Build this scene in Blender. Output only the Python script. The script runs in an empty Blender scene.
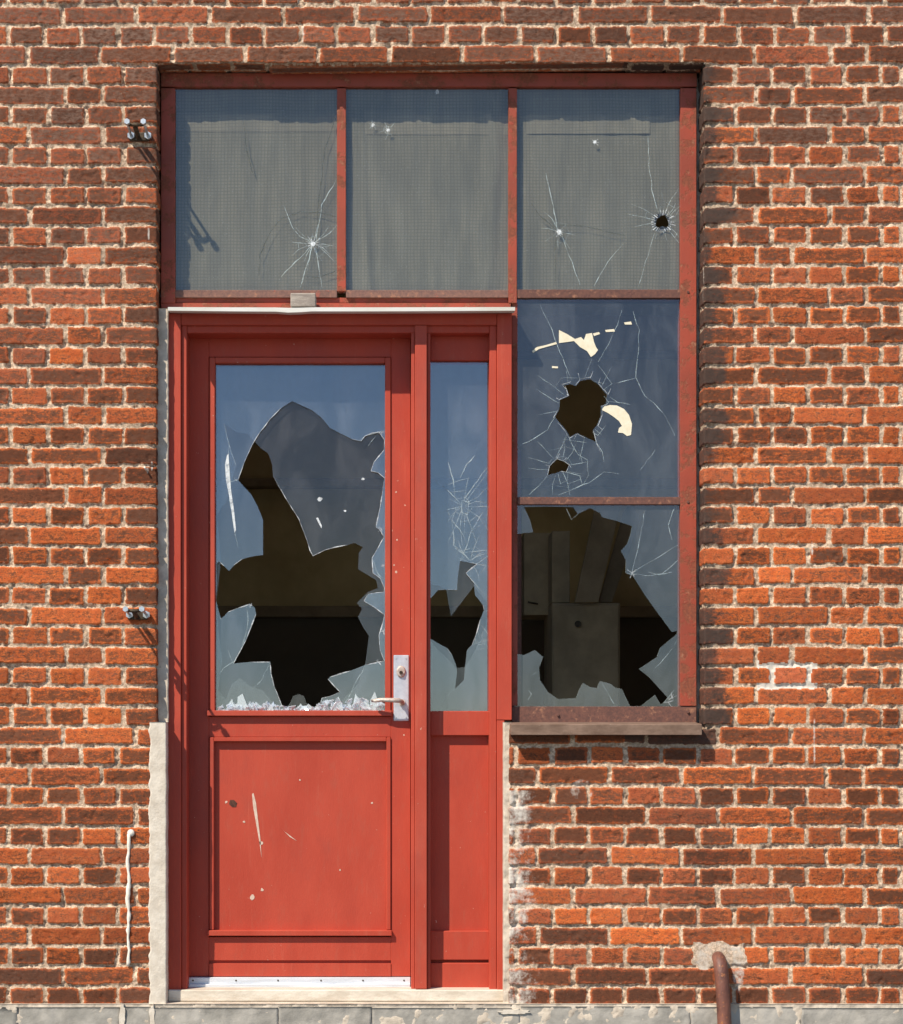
import bpy, bmesh, math, random
import numpy as np
from mathutils import Vector, Matrix
from mathutils.geometry import tessellate_polygon

random.seed(11)
sc = bpy.context.scene
COL = sc.collection

# ------------------------------------------------------------------ scale
S = 1 / 301.0            # metres per photograph unit on the wall's face
DIST = 6.5               # camera to wall face
HX, HY = 385.0, 760.0    # where the camera's axis meets the wall
Z0 = 0.62                # top of the plinth above the ground


def X(px): return (px - 451.5) * S
def Z(py): return Z0 + (1005.0 - py) * S


CX, CZ = X(HX), Z(HY)


def P(px, py, d=0.0):
    """point at real depth d behind the wall face"""
    f = (DIST + d) / DIST
    return Vector((CX + (px - HX) * S * f, d, CZ + (HY - py) * S * f))


# ------------------------------------------------------------------ object helpers
def link(o):
    COL.objects.link(o)
    return o


def tag(o, label=None, cat=None, group=None, kind=None):
    if label: o['label'] = label
    if cat: o['category'] = cat
    if group: o['group'] = group
    if kind: o['kind'] = kind
    return o


def thing(name, loc, label, cat, group=None, kind=None):
    o = bpy.data.objects.new(name, None)
    o.empty_display_size = 0.05
    o.location = loc
    link(o)
    return tag(o, label, cat, group, kind)


def world_inv(p):
    if p is None: return Matrix()
    m = Matrix.Translation(p.location)
    if p.parent is not None:
        m = Matrix.Translation(Vector((0, 0, 0)))
    if p.type == 'MESH': m = Matrix()
    return m.inverted()


def obj(name, bm, mats, parent=None, smooth=False, local=False, label=None):
    me = bpy.data.meshes.new(name)
    bm.to_mesh(me)
    bm.free()
    if not isinstance(mats, (list, tuple)): mats = [mats]
    for m in mats: me.materials.append(m)
    if smooth:
        me.polygons.foreach_set('use_smooth', [True] * len(me.polygons))
    o = bpy.data.objects.new(name, me)
    link(o)
    if parent is not None:
        o.parent = parent
        if not local: o.matrix_parent_inverse = world_inv(parent)
    if label: o['label'] = label
    return o


def copy_tree(o, parent=None):
    c = o.copy()
    link(c)
    if parent is not None: c.parent = parent
    for ch in list(o.children): copy_tree(ch, c)
    return c


def box(bm, x0, x1, y0, y1, z0, z1, bev=0.0012, seg=1):
    t = bmesh.new()
    bmesh.ops.create_cube(t, size=1)
    for v in t.verts:
        v.co = Vector((x0 + (v.co.x + .5) * (x1 - x0), y0 + (v.co.y + .5) * (y1 - y0), z0 + (v.co.z + .5) * (z1 - z0)))
    if bev > 0:
        bmesh.ops.bevel(t, geom=list(t.edges), offset=bev, segments=seg, affect='EDGES', profile=.6)
    me = bpy.data.meshes.new('t')
    t.to_mesh(me); t.free()
    bm.from_mesh(me)
    bpy.data.meshes.remove(me)


def pbox(bm, px0, py0, px1, py1, d0, d1, bev=0.0012):
    a = P(px0, py1, d0); b = P(px1, py0, d0)
    box(bm, a.x, b.x, d0, d1, a.z, b.z, bev)


def tube(bm, pts, r, n=12, mat=0, cap=True):
    rings = []
    pts = [Vector(p) for p in pts]
    for i, p in enumerate(pts):
        if i == 0: t = pts[1] - p
        elif i == len(pts) - 1: t = p - pts[i - 1]
        else: t = (pts[i + 1] - pts[i - 1])
        t.normalize()
        ref = Vector((1, 0, 0)) if abs(t.x) < .8 else Vector((0, 0, 1))
        a = t.cross(ref).normalized(); b = t.cross(a).normalized()
        rr = r[i] if isinstance(r, (list, tuple)) else r
        rings.append([bm.verts.new(p + (a * math.cos(2 * math.pi * k / n) + b * math.sin(2 * math.pi * k / n)) * rr) for k in range(n)])
    for i in range(len(rings) - 1):
        for k in range(n):
            f = bm.faces.new((rings[i][k], rings[i][(k + 1) % n], rings[i + 1][(k + 1) % n], rings[i + 1][k]))
            f.smooth = True; f.material_index = mat
    if cap:
        bm.faces.new(rings[0][::-1]).material_index = mat
        bm.faces.new(rings[-1]).material_index = mat
    bmesh.ops.recalc_face_normals(bm, faces=bm.faces)


def prism(bm, pts, d0, d1, front=0, side=0, back=0, holes=()):
    """flat piece with its own thickness, outline in photograph units"""
    loops = [list(pts)] + [list(h) for h in holes]
    polys = [[Vector((P(x, y, d0).x, P(x, y, d0).z, 0)) for x, y in L] for L in loops]
    flat = [v for L in polys for v in L]
    tris = tessellate_polygon(polys)
    F = [bm.verts.new((v.x, d0, v.y)) for v in flat]
    B = [bm.verts.new((v.x, d1, v.y)) for v in flat]
    for t in tris:
        a, b, c = flat[t[0]], flat[t[1]], flat[t[2]]
        s = (b.x - a.x) * (c.y - a.y) - (b.y - a.y) * (c.x - a.x)
        if abs(s) < 1e-12: continue
        if s < 0: t = (t[0], t[2], t[1])
        try:
            bm.faces.new([F[i] for i in t]).material_index = front
            bm.faces.new([B[i] for i in reversed(t)]).material_index = back
        except ValueError:
            pass
    k = 0
    for L in polys:
        n = len(L)
        for i in range(n):
            a, b = k + i, k + (i + 1) % n
            try: bm.faces.new((F[a], F[b], B[b], B[a])).material_index = side
            except ValueError: pass
        k += n


def ribbon(bm, pts, w, d, th=0.0006, jit=.6):
    """a hairline of its own small thickness"""
    pts2 = []
    for i in range(len(pts) - 1):
        (x0, y0), (x1, y1) = pts[i], pts[i + 1]
        n = max(1, int(math.hypot(x1 - x0, y1 - y0) / 6))
        for j in range(n):
            t = j / n
            jj = jit if (j or i) else 0
            pts2.append((x0 + (x1 - x0) * t + random.uniform(-jj, jj), y0 + (y1 - y0) * t + random.uniform(-jj, jj)))
    pts2.append(pts[-1])
    L, R = [], []
    for i, p in enumerate(pts2):
        a = pts2[max(0, i - 1)]; b = pts2[min(len(pts2) - 1, i + 1)]
        tx, ty = b[0] - a[0], b[1] - a[1]
        l = math.hypot(tx, ty) or 1
        ww = w * .8 * random.uniform(.25, 1.2) * (0.4 if i in (0, len(pts2) - 1) else 1)
        nx, ny = -ty / l * ww / 2, tx / l * ww / 2
        L.append(bm.verts.new(P(p[0] + nx, p[1] + ny, d)))
        R.append(bm.verts.new(P(p[0] - nx, p[1] - ny, d)))
    for i in range(len(pts2) - 1):
        bm.faces.new((L[i], L[i + 1], R[i + 1], R[i]))


# ------------------------------------------------------------------ node helper
class N:
    def __init__(self, name):
        self.m = bpy.data.materials.new(name)
        self.m.use_nodes = True
        self.t = self.m.node_tree
        self.t.nodes.clear()
        self.out = self.t.nodes.new('ShaderNodeOutputMaterial')
        self._co = None

    def n(self, typ, **kw):
        nd = self.t.nodes.new(typ)
        for k, v in kw.items(): setattr(nd, k, v)
        return nd

    def set(self, sock, v):
        if isinstance(v, bpy.types.NodeSocket): self.t.links.new(v, sock)
        elif isinstance(v, (tuple, list)) and len(v) == 3 and sock.type == 'RGBA': sock.default_value = (*v, 1)
        else: sock.default_value = v

    def co(self):
        if self._co is None:
            self._co = self.n('ShaderNodeNewGeometry').outputs['Position']
        return self._co

    def noise(self, scale, detail=3, rough=.55, vec=None, stretch=None, out='Fac', dist=0):
        v = vec or self.co()
        if stretch:
            mp = self.n('ShaderNodeVectorMath', operation='MULTIPLY')
            self.set(mp.inputs[0], v); mp.inputs[1].default_value = stretch
            v = mp.outputs[0]
        nd = self.n('ShaderNodeTexNoise')
        self.set(nd.inputs['Vector'], v)
        nd.inputs['Scale'].default_value = scale
        nd.inputs['Detail'].default_value = detail
        nd.inputs['Roughness'].default_value = rough
        nd.inputs['Distortion'].default_value = dist
        return nd.outputs[out]

    def math(self, op, a, b=0.0, c=0.0, clamp=False):
        nd = self.n('ShaderNodeMath', operation=op, use_clamp=clamp)
        self.set(nd.inputs[0], a); self.set(nd.inputs[1], b); self.set(nd.inputs[2], c)
        return nd.outputs[0]

    def ramp(self, v, a, b, lo=0.0, hi=1.0, smooth=True):
        nd = self.n('ShaderNodeMapRange')
        nd.interpolation_type = 'SMOOTHSTEP' if smooth else 'LINEAR'
        self.set(nd.inputs[0], v); self.set(nd.inputs[1], a); self.set(nd.inputs[2], b)
        self.set(nd.inputs[3], lo); self.set(nd.inputs[4], hi)
        return nd.outputs[0]

    def mix(self, f, a, b, blend='MIX'):
        nd = self.n('ShaderNodeMix', data_type='RGBA', blend_type=blend)
        self.set(nd.inputs[0], f); self.set(nd.inputs[6], a); self.set(nd.inputs[7], b)
        return nd.outputs[2]

    def attr(self, name, out='Color'):
        return self.n('ShaderNodeAttribute', attribute_name=name).outputs[out]

    def sep(self, c):
        nd = self.n('ShaderNodeSeparateColor')
        self.set(nd.inputs[0], c)
        return nd.outputs

    def bump(self, h, dist=.001, strength=1.0):
        nd = self.n('ShaderNodeBump')
        self.set(nd.inputs['Height'], h)
        nd.inputs['Distance'].default_value = dist
        nd.inputs['Strength'].default_value = strength
        return nd.outputs[0]

    def principled(self, col, rough=.6, metal=0.0, normal=None, spec=.5):
        nd = self.n('ShaderNodeBsdfPrincipled')
        self.set(nd.inputs['Base Color'], col)
        self.set(nd.inputs['Roughness'], rough)
        self.set(nd.inputs['Metallic'], metal)
        nd.inputs['Specular IOR Level'].default_value = spec
        if normal is not None: self.set(nd.inputs['Normal'], normal)
        self.t.links.new(nd.outputs[0], self.out.inputs[0])
        return nd


def srgb(r, g, b):
    f = lambda c: (c / 255 / 12.92) if c / 255 <= .04045 else ((c / 255 + .055) / 1.055) ** 2.4
    return (f(r), f(g), f(b))


# ------------------------------------------------------------------ materials
def mat_brick():
    n = N('brickwork')
    sd = n.attr('sd', 'Fac')
    bk = n.sep(n.attr('bk')); st = n.sep(n.attr('st'))
    dark, hue, val = bk[0], bk[1], bk[2]
    white, burn_shade, dusk = st[0], st[1], st[2]
    big = n.noise(26, 4, .65)
    mid = n.noise(75, 6, .75, stretch=(.6, 1, 1.4))
    fine = n.noise(230, 5, .8, stretch=(.75, 1, 1.25))
    mic = n.noise(620, 3, .7)
    # dark fired heart of each brick, ragged towards the edge
    v = n.math('MULTIPLY', n.ramp(sd, 0.002, .013), .62)
    v = n.math('ADD', v, n.math('MULTIPLY', dark, .78))
    v = n.math('ADD', v, n.math('MULTIPLY', n.math('SUBTRACT', mid, .5), 2.3))
    v = n.math('ADD', v, n.math('MULTIPLY', n.math('SUBTRACT', big, .5), 1.0))
    v = n.math('ADD', v, n.math('MULTIPLY', n.math('SUBTRACT', fine, .5), 1.9))
    m = n.ramp(v, .50, 1.02)
    base = n.mix(hue, (.50, .102, .022), (.36, .084, .033))
    base = n.mix(n.ramp(big, .35, .7), base, n.mix(hue, (.68, .168, .039), (.47, .125, .048)))
    base = n.mix(n.ramp(fine, .42, .66, .0, .62), base, (.17, .042, .020))
    darkc = n.mix(n.ramp(fine, .35, .65), (.038, .020, .012), (.150, .055, .026))
    c = n.mix(n.math('MULTIPLY', m, .88), base, darkc)
    # bright kiln-red rim
    rim = n.math('MULTIPLY', n.ramp(sd, .0055, .0012), n.ramp(mid, .36, .56))
    c = n.mix(n.math('MULTIPLY', rim, .45), c, (.62, .19, .045))
    c = n.mix(1.0, c, n.n('ShaderNodeCombineColor').outputs[0], 'MULTIPLY') if False else c
    vv = n.n('ShaderNodeVectorMath', operation='SCALE')
    n.set(vv.inputs[0], c); n.set(vv.inputs[3], val)
    c = vv.outputs[0]
    # dark hairlines and scabs
    vein = n.math('ABSOLUTE', n.math('SUBTRACT', n.noise(34, 4, .7, stretch=(.6, 1, 1.5), dist=1.2), .5))
    c = n.mix(n.math('MULTIPLY', n.math('MULTIPLY', n.ramp(vein, .018, .003), n.ramp(big, .45, .6)), .75), c, (.03, .016, .012))
    # pits
    pit = n.ramp(n.noise(170, 2, .5, stretch=(1, 1, 1.5)), .665, .73)
    c = n.mix(n.math('MULTIPLY', pit, .8), c, (.02, .012, .01))
    # pale grey weathering
    c = n.mix(n.math('MULTIPLY', dusk, n.ramp(mid, .35, .68)), c, (.33, .22, .165))
    # burnt quoins, and the shade painted under the sill
    c = n.mix(n.math('MULTIPLY', n.ramp(n.math('ADD', burn_shade, n.math('MULTIPLY', n.math('SUBTRACT', mid, .5), 1.5)), .3, 1.0), .85), c, (.055, .040, .033))
    # mortar
    mo = n.mix(n.ramp(n.noise(95, 5, .75), .38, .66), (.35, .245, .165), (.87, .66, .475))
    mo = n.mix(n.ramp(n.noise(14, 3, .6), .45, .7, 0, .55), mo, (.28, .205, .145))
    mo = n.mix(n.ramp(mic, .62, .74, 0, .7), mo, (.12, .085, .06))
    mo = n.mix(n.math('MULTIPLY', burn_shade, .4), mo, (.2, .16, .12))
    k = n.math('ADD', sd, n.math('MULTIPLY', n.math('SUBTRACT', n.noise(210, 4, .7), .5), 0.0085))
    bm_ = n.ramp(k, -.0007, .0007)
    # thin crumbs of mortar smeared on the faces
    smear = n.math('MULTIPLY', n.ramp(n.math('ADD', n.noise(95, 5, .75), n.ramp(sd, .010, 0, 0, .10)), .66, .74), .55)
    bm_ = n.math('SUBTRACT', bm_, n.math('MULTIPLY', bm_, smear))
    c = n.mix(bm_, mo, c)
    wm = n.math('ADD', white, n.math('MULTIPLY', n.math('SUBTRACT', n.noise(60, 5, .7), .5), 1.0))
    c = n.mix(n.math('MULTIPLY', n.ramp(wm, .35, .8), n.ramp(white, .02, .2)), c, (.66, .60, .52))
    hgt = n.math('ADD', n.math('MULTIPLY', fine, .7), n.math('MULTIPLY', mic, .5))
    hgt = n.math('SUBTRACT', hgt, pit)
    n.principled(c, .9, normal=n.bump(hgt, .003, 1.0), spec=.25)
    return n.m


def mat_paint(name, a, b, wear=.0, bump=.0004):
    n = N(name)
    v = n.noise(7, 4, .6, stretch=(1, 1, .4))
    f = n.noise(160, 3, .6, stretch=(3, 3, .25))
    c = n.mix(n.ramp(v, .3, .7), a, b)
    c = n.mix(n.ramp(n.noise(45, 4, .7, stretch=(1, 1, .3)), .5, .75, 0, .22), c, (b[0] * .75, b[1] * 1.7, b[2] * 2))
    c = n.mix(n.ramp(n.noise(2.6, 6, .7, stretch=(1.6, 1, .8)), .46, .72, 0, .38), c, (a[0] * .62, a[1] * .9, a[2] * 1.3))
    c = n.mix(n.ramp(n.noise(24, 6, .75, stretch=(1.8, 1, .10)), .56, .74, 0, .30), c, (.52, .14, .085))
    c = n.mix(n.ramp(n.noise(330, 2, .5), .70, .76, 0, .6), c, (.16, .04, .03))
    chip = n.ramp(n.noise(95, 3, .6), .735 - wear, .75 - wear)
    c = n.mix(n.math('MULTIPLY', chip, .8), c, (.62, .40, .30))
    n.principled(c, n.ramp(v, .2, .8, .45, .68), normal=n.bump(f, bump * 1.6, .9), spec=.28)
    return n.m


def mat_rust(name, paint, rust, amt):
    n = N(name)
    v = n.noise(16, 6, .7)
    w = n.noise(120, 4, .7)
    m = n.ramp(n.math('ADD', v, n.math('MULTIPLY', n.math('SUBTRACT', w, .5), .35)), .62 - amt * .3, .70 - amt * .3)
    r = n.mix(n.ramp(w, .3, .7), rust, (rust[0] * 1.7, rust[1] * 1.5, rust[2] * 1.3))
    r = n.mix(n.ramp(n.noise(40, 4, .7), .55, .75), r, (.36, .17, .10))
    p = n.mix(n.ramp(n.noise(5, 3, .6), .3, .7), paint, (paint[0] * .75, paint[1] * .85, paint[2] * .9))
    c = n.mix(m, p, r)
    h = n.math('ADD', n.math('MULTIPLY', w, .5), n.math('MULTIPLY', m, -.6))
    n.principled(c, n.ramp(m, 0, 1, .5, .85), normal=n.bump(h, .0012, .8), spec=.35)
    return n.m


def mat_simple(name, a, b, scale=40, rough=.8, bump=.001, metal=0.0, spots=None, spec=.4, stretch=None):
    n = N(name)
    v = n.noise(scale, 5, .65, stretch=stretch)
    c = n.mix(n.ramp(v, .3, .7), a, b)
    if spots: c = n.mix(n.ramp(n.noise(scale * 3.1, 4, .7), spots[1], spots[1] + .1), c, spots[0])
    n.principled(c, rough, metal, normal=n.bump(n.noise(scale * 5, 4, .7), bump, .8), spec=spec)
    return n.m


def mat_glass(name, refl, tint, dust, dustcol=(.55, .6, .66), streak=.5):
    n = N(name)
    tr = n.n('ShaderNodeBsdfTransparent'); tr.inputs[0].default_value = (.93, .95, .95, 1)
    gl = n.n('ShaderNodeBsdfGlossy'); n.set(gl.inputs['Color'], tint); gl.inputs['Roughness'].default_value = .02
    wob = n.bump(n.noise(3.0, 2, .5), .004, .15)
    n.set(gl.inputs['Normal'], wob)
    df = n.n('ShaderNodeBsdfDiffuse'); n.set(df.inputs[0], dustcol)
    m1 = n.n('ShaderNodeMixShader')
    fr = n.n('ShaderNodeLayerWeight'); fr.inputs[0].default_value = .5
    f = n.math('ADD', n.math('MULTIPLY', n.math('POWER', fr.outputs['Facing'], 5.0), .85), refl + .05, clamp=True)
    n.set(m1.inputs[0], f); n.set(m1.inputs[1], tr.outputs[0]); n.set(m1.inputs[2], gl.outputs[0])
    m2 = n.n('ShaderNodeMixShader')
    d = n.noise(5, 6, .7, stretch=(1.6, 1, .6), dist=.8)
    s = n.noise(70, 4, .75)
    dd = n.math('MULTIPLY', n.math('ADD', n.ramp(d, .38, .7, .35, 1.6), n.ramp(s, .6, .8, 0, streak)), dust)
    n.set(m2.inputs[0], dd); n.set(m2.inputs[1], m1.outputs[0]); n.set(m2.inputs[2], df.outputs[0])
    n.t.links.new(m2.outputs[0], n.out.inputs[0])
    return n.m


def mat_clear():
    n = N('glass_back')
    tr = n.n('ShaderNodeBsdfTransparent')
    tr.inputs[0].default_value = (.97, .98, .98, 1)
    n.t.links.new(tr.outputs[0], n.out.inputs[0])
    return n.m


def mat_glint(name, col, alpha):
    n = N(name)
    tr = n.n('ShaderNodeBsdfTransparent')
    df = n.n('ShaderNodeBsdfPrincipled')
    n.set(df.inputs['Base Color'], col); df.inputs['Roughness'].default_value = .3
    m = n.n('ShaderNodeMixShader')
    n.set(m.inputs[0], n.ramp(n.noise(55, 3, .7), .3, .65, alpha * .25, alpha))
    n.set(m.inputs[1], tr.outputs[0]); n.set(m.inputs[2], df.outputs[0])
    n.t.links.new(m.outputs[0], n.out.inputs[0])
    return n.m


def mat_net(name, base, pitch=.0112, alpha=.93):
    n = N(name)
    sx = n.n('ShaderNodeSeparateXYZ'); n.set(sx.inputs[0], n.co())
    wob = n.math('MULTIPLY', n.math('SUBTRACT', n.noise(3, 2, .5), .5), .02)
    gx = n.math('ABSOLUTE', n.math('SUBTRACT', n.math('FRACT', n.math('DIVIDE', n.math('ADD', sx.outputs[0], wob), pitch)), .5))
    gz = n.math('ABSOLUTE', n.math('SUBTRACT', n.math('FRACT', n.math('DIVIDE', n.math('ADD', sx.outputs[2], wob), pitch)), .5))
    ln = n.math('MAXIMUM', n.ramp(gx, .28, .45), n.ramp(gz, .28, .45))
    cloth = n.mix(n.ramp(n.noise(9, 4, .6, stretch=(2.2, 1, .35)), .35, .7), base, (base[0] * 1.35, base[1] * 1.32, base[2] * 1.28))
    c = n.mix(n.math('MULTIPLY', ln, .55), cloth, (base[0] * .62, base[1] * .64, base[2] * .66))
    c = n.mix(n.ramp(n.noise(240, 2, .5), .66, .74, 0, .35), c, (.4, .4, .36))
    p = n.n('ShaderNodeBsdfPrincipled'); n.set(p.inputs['Base Color'], c); p.inputs['Roughness'].default_value = .95
    p.inputs['Specular IOR Level'].default_value = .1
    tr = n.n('ShaderNodeBsdfTransparent')
    m = n.n('ShaderNodeMixShader')
    m.inputs[0].default_value = alpha
    n.set(m.inputs[1], tr.outputs[0]); n.set(m.inputs[2], p.outputs[0])
    n.t.links.new(m.outputs[0], n.out.inputs[0])
    return n.m


M = {
    'brick': mat_brick(),
    'paint': mat_paint('red_paint', (.39, .050, .026), (.445, .062, .033), .0),
    'paint_worn': mat_paint('worn_red_paint', (.39, .054, .029), (.455, .072, .040), .02),
    'steel': mat_rust('red_steel', (.35, .062, .032), (.16, .05, .03), .42),
    'rusty': mat_rust('rusty_steel', (.30, .09, .06), (.13, .075, .065), 1.0),
    'rusty_brown': mat_rust('rusty_brown_steel', (.16, .06, .045), (.10, .05, .042), 1.0),
    'sill': mat_simple('weathered_sill', (.13, .078, .052), (.24, .155, .11), 30, .75, .0008, spots=((.5, .42, .36), .66), stretch=(.4, 1, 1)),
    'cement': mat_simple('cement', (.44, .37, .29), (.64, .55, .44), 22, .95, .0025, spots=((.26, .23, .2), .64)),
    'cement_grey': mat_simple('grey_cement', (.33, .30, .26), (.46, .42, .37), 22, .95, .0025),
    'whitewash': mat_simple('whitewash', (.54, .47, .38), (.68, .61, .51), 26, .95, .002, spots=((.4, .36, .31), .66)),
    'plaster_white': mat_simple('white_filler', (.74, .67, .56), (.86, .80, .70), 60, .9, .002),
    'white_board': mat_simple('white_painted_wood', (.72, .69, .60), (.85, .83, .78), 12, .5, .0006, stretch=(.3, 1, 1)),
    'alu': mat_simple('aluminium', (.55, .57, .6), (.75, .77, .8), 30, .45, .0003, metal=.35, stretch=(.2, 1, 3)),
    'threshold': mat_simple('pale_threshold', (.50, .43, .34), (.70, .64, .54), 25, .8, .0015, spots=((.3, .22, .17), .68), stretch=(.35, 1, 1)),
    'grey_wood': mat_simple('grey_wood', (.24, .20, .17), (.42, .36, .30), 60, .85, .002, spots=((.12, .08, .06), .62), stretch=(.3, 1, 1.5)),
    'zinc': mat_simple('zinc', (.42, .45, .47), (.62, .65, .66), 90, .35, .0004, metal=.6),
    'dark_iron': mat_simple('dark_iron', (.03, .022, .015), (.09, .06, .03), 80, .6, .001, metal=.3),
    'handle': mat_simple('brushed_handle', (.50, .53, .58), (.64, .66, .70), 40, .4, .0002, metal=.45),
    'handle_rust': mat_simple('tarnished_handle', (.42, .33, .27), (.62, .56, .50), 120, .5, .0006, metal=.3, spots=((.33, .13, .05), .6)),
    'pipe': mat_simple('rusty_pipe', (.085, .036, .028), (.22, .085, .055), 22, .5, .002, spots=((.34, .13, .05), .58), stretch=(1, 1, .4)),
    'sticker': mat_simple('cream_paper', (.72, .64, .46), (.80, .73, .56), 50, .8, .0004, spots=((.45, .38, .25), .68)),
    'edge': mat_simple('glass_edge', (.28, .38, .34), (.62, .68, .64), 40, .25, .0002, spec=.8),
    'crack': mat_glint('crack', (.58, .70, .71), .6),
    'crack_dark': mat_glint('crack_dark', (.07, .085, .085), .8),
    'chipped': mat_glint('chipped_glass', (.80, .84, .85), .8),
    'clear': mat_clear(),
    'glass_door': mat_glass('door_glass', .12, (.70, .78, .92), .055, (.48, .55, .66)),
    'glass_inner': mat_glass('inner_glass', .012, (.80, .84, .95), .034, (.60, .60, .62), 1.6),
    'glass_win': mat_glass('window_glass', .05, (.74, .79, .90), .055, (.48, .53, .58)),
    'glass_top': mat_glass('netted_glass', .015, (.8, .9, 1.0), .03, (.5, .53, .5)),
    'net': mat_net('net_curtain', (.158, .142, .104)),
    'net2': mat_net('net_pale_band', (.172, .152, .112), alpha=.97),  # paler variant for the band across each net
    'wall_in': mat_simple('ochre_wall', (.46, .34, .15), (.66, .50, .24), 2.2, .9, .001),
    'dado': mat_simple('dark_dado', (.085, .062, .035), (.11, .08, .045), 3, .7, .001),
    'ceil': mat_simple('ceiling_board', (.5, .45, .36), (.56, .5, .4), 3, .9, .001),
    'floor': mat_simple('floor_concrete', (.30, .26, .20), (.36, .32, .25), 6, .9, .002),
    'cupboard': mat_simple('olive_cupboard', (.26, .19, .105), (.44, .32, .18), 5, .7, .0006),
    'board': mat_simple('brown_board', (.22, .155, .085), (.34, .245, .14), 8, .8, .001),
    'ground': mat_simple('yard_asphalt', (.12, .118, .115), (.18, .176, .17), 2.5, .95, .004),
    'plinth': mat_simple('grey_plinth', (.24, .225, .195), (.42, .39, .34), 9, .9, .003, spots=((.46, .43, .38), .70)),
    'scratch': mat_simple('bare_primer', (.52, .36, .27), (.66, .52, .42), 80, .8, .0004),
    'hole': mat_simple('bare_hole', (.05, .02, .015), (.12, .05, .03), 80, .9, .0004),
}

# shards: pale broken glass
n = N('broken_glass')
gl = n.n('ShaderNodeBsdfGlossy'); gl.inputs['Color'].default_value = (.82, .9, .95, 1); gl.inputs['Roughness'].default_value = .12
df = n.n('ShaderNodeBsdfDiffuse'); n.set(df.inputs[0], (.80, .86, .90))
tr = n.n('ShaderNodeBsdfTransparent')
a = n.n('ShaderNodeMixShader'); a.inputs[0].default_value = .35
n.set(a.inputs[1], df.outputs[0]); n.set(a.inputs[2], gl.outputs[0])
b = n.n('ShaderNodeMixShader'); b.inputs[0].default_value = .42
n.set(b.inputs[1], tr.outputs[0]); n.set(b.inputs[2], a.outputs[0])
n.t.links.new(b.outputs[0], n.out.inputs[0])
M['shard'] = n.m

# ------------------------------------------------------------------ numpy noise
rs = np.random.RandomState(5)
LAT = rs.rand(512, 512).astype(np.float32)


def vnoise(x, y, s, seed=0):
    u = x / s + seed * 17.3 + 100; v = y / s + seed * 9.1 + 100
    i = np.floor(u).astype(np.int64); j = np.floor(v).astype(np.int64)
    fu = u - i; fv = v - j
    fu = fu * fu * (3 - 2 * fu); fv = fv * fv * (3 - 2 * fv)
    i0 = (i + seed * 37) % 512; i1 = (i + 1 + seed * 37) % 512; j0 = j % 512; j1 = (j + 1) % 512
    return (LAT[i0, j0] * (1 - fu) + LAT[i1, j0] * fu) * (1 - fv) + (LAT[i0, j1] * (1 - fu) + LAT[i1, j1] * fu) * fv


def fbm(x, y, s, o=3, seed=0, r=.5):
    t = 0; a = 1; w = 0
    for k in range(o):
        t = t + a * vnoise(x, y, s / 2 ** k, seed + k * 3); w += a; a *= r
    return t / w


def sstep(a, b, x):
    t = np.clip((x - a) / (b - a), 0, 1)
    return t * t * (3 - 2 * t)


def h01(a, b, c=0):
    return LAT[(np.asarray(a).astype(np.int64) * 73 + c * 131) % 512, (np.asarray(b).astype(np.int64) * 29 + c * 57) % 512]


# ------------------------------------------------------------------ bond of the brickwork (photograph units)
PITCH = 20.03
EL, ER = 157.0, 704.0      # jambs of the opening
YT = 63.5                  # underside of the brickwork above the window
YS = 729.0                 # bottom of the window
EU = 509.0                 # left end of the brickwork below the window


def joints(k):
    hdr = k % 2 == 0
    a = k % 4 == 1
    def run(start, step, lo, hi):
        o = []; p = start
        while p > lo: p -= step
        while p < hi:
            if p > lo: o.append(p)
            p += step
        return o
    if k >= 47:
        if hdr: return run(8, 36.53, -1100, 1900)
        if k % 4 == 1: return run(63, 73.25, -1100, 1900)
        return run(27, 72.7, -1100, 800) + run(830.6, 73, 800, 840) + run(867, 73, 850, 1900)
    J = []
    # left of the opening
    if k > 13:
        if hdr: J += run(123.5, 37.5, -1100, 130) + [EL + 37, EL + 74]
        elif a: J += run(66, 73.5, -1100, 70) + [103.5, EL + 30, EL + 70]
        else: J += run(103, 74, -1100, 110) + [EL + 36, EL + 72]
    else:
        if hdr: J += run(118, 36.3, -1100, 125) + [156]
        elif a: J += run(136, 72.8, -1100, 140)
        else: J += run(102, 72.6, -1100, 110)
    J += [EL + 110]
    # right of the opening
    if k > 13:
        J += [ER - 72, ER - 36]
        if hdr: J += [735, 771.5, 808, 844.5, 881, 901] + run(901, 36.5, 905, 1900)
        elif a: J += [756, 792] + run(865, 73, 800, 1900)
        else: J += [756, 829, 866] + run(939, 73, 900, 1900)
    else:
        if hdr: J += [516] + run(552, 36.4, 520, 890) + [901] + run(901, 36.5, 905, 1900)
        elif a: J += [573, 647, 718, 791, 864] + run(937, 73, 900, 1900)
        else: J += [537, 609, 681, 753, 826, 863] + run(936, 73, 900, 1900)
        J += [EU - 40]
    return sorted(J)


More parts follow.
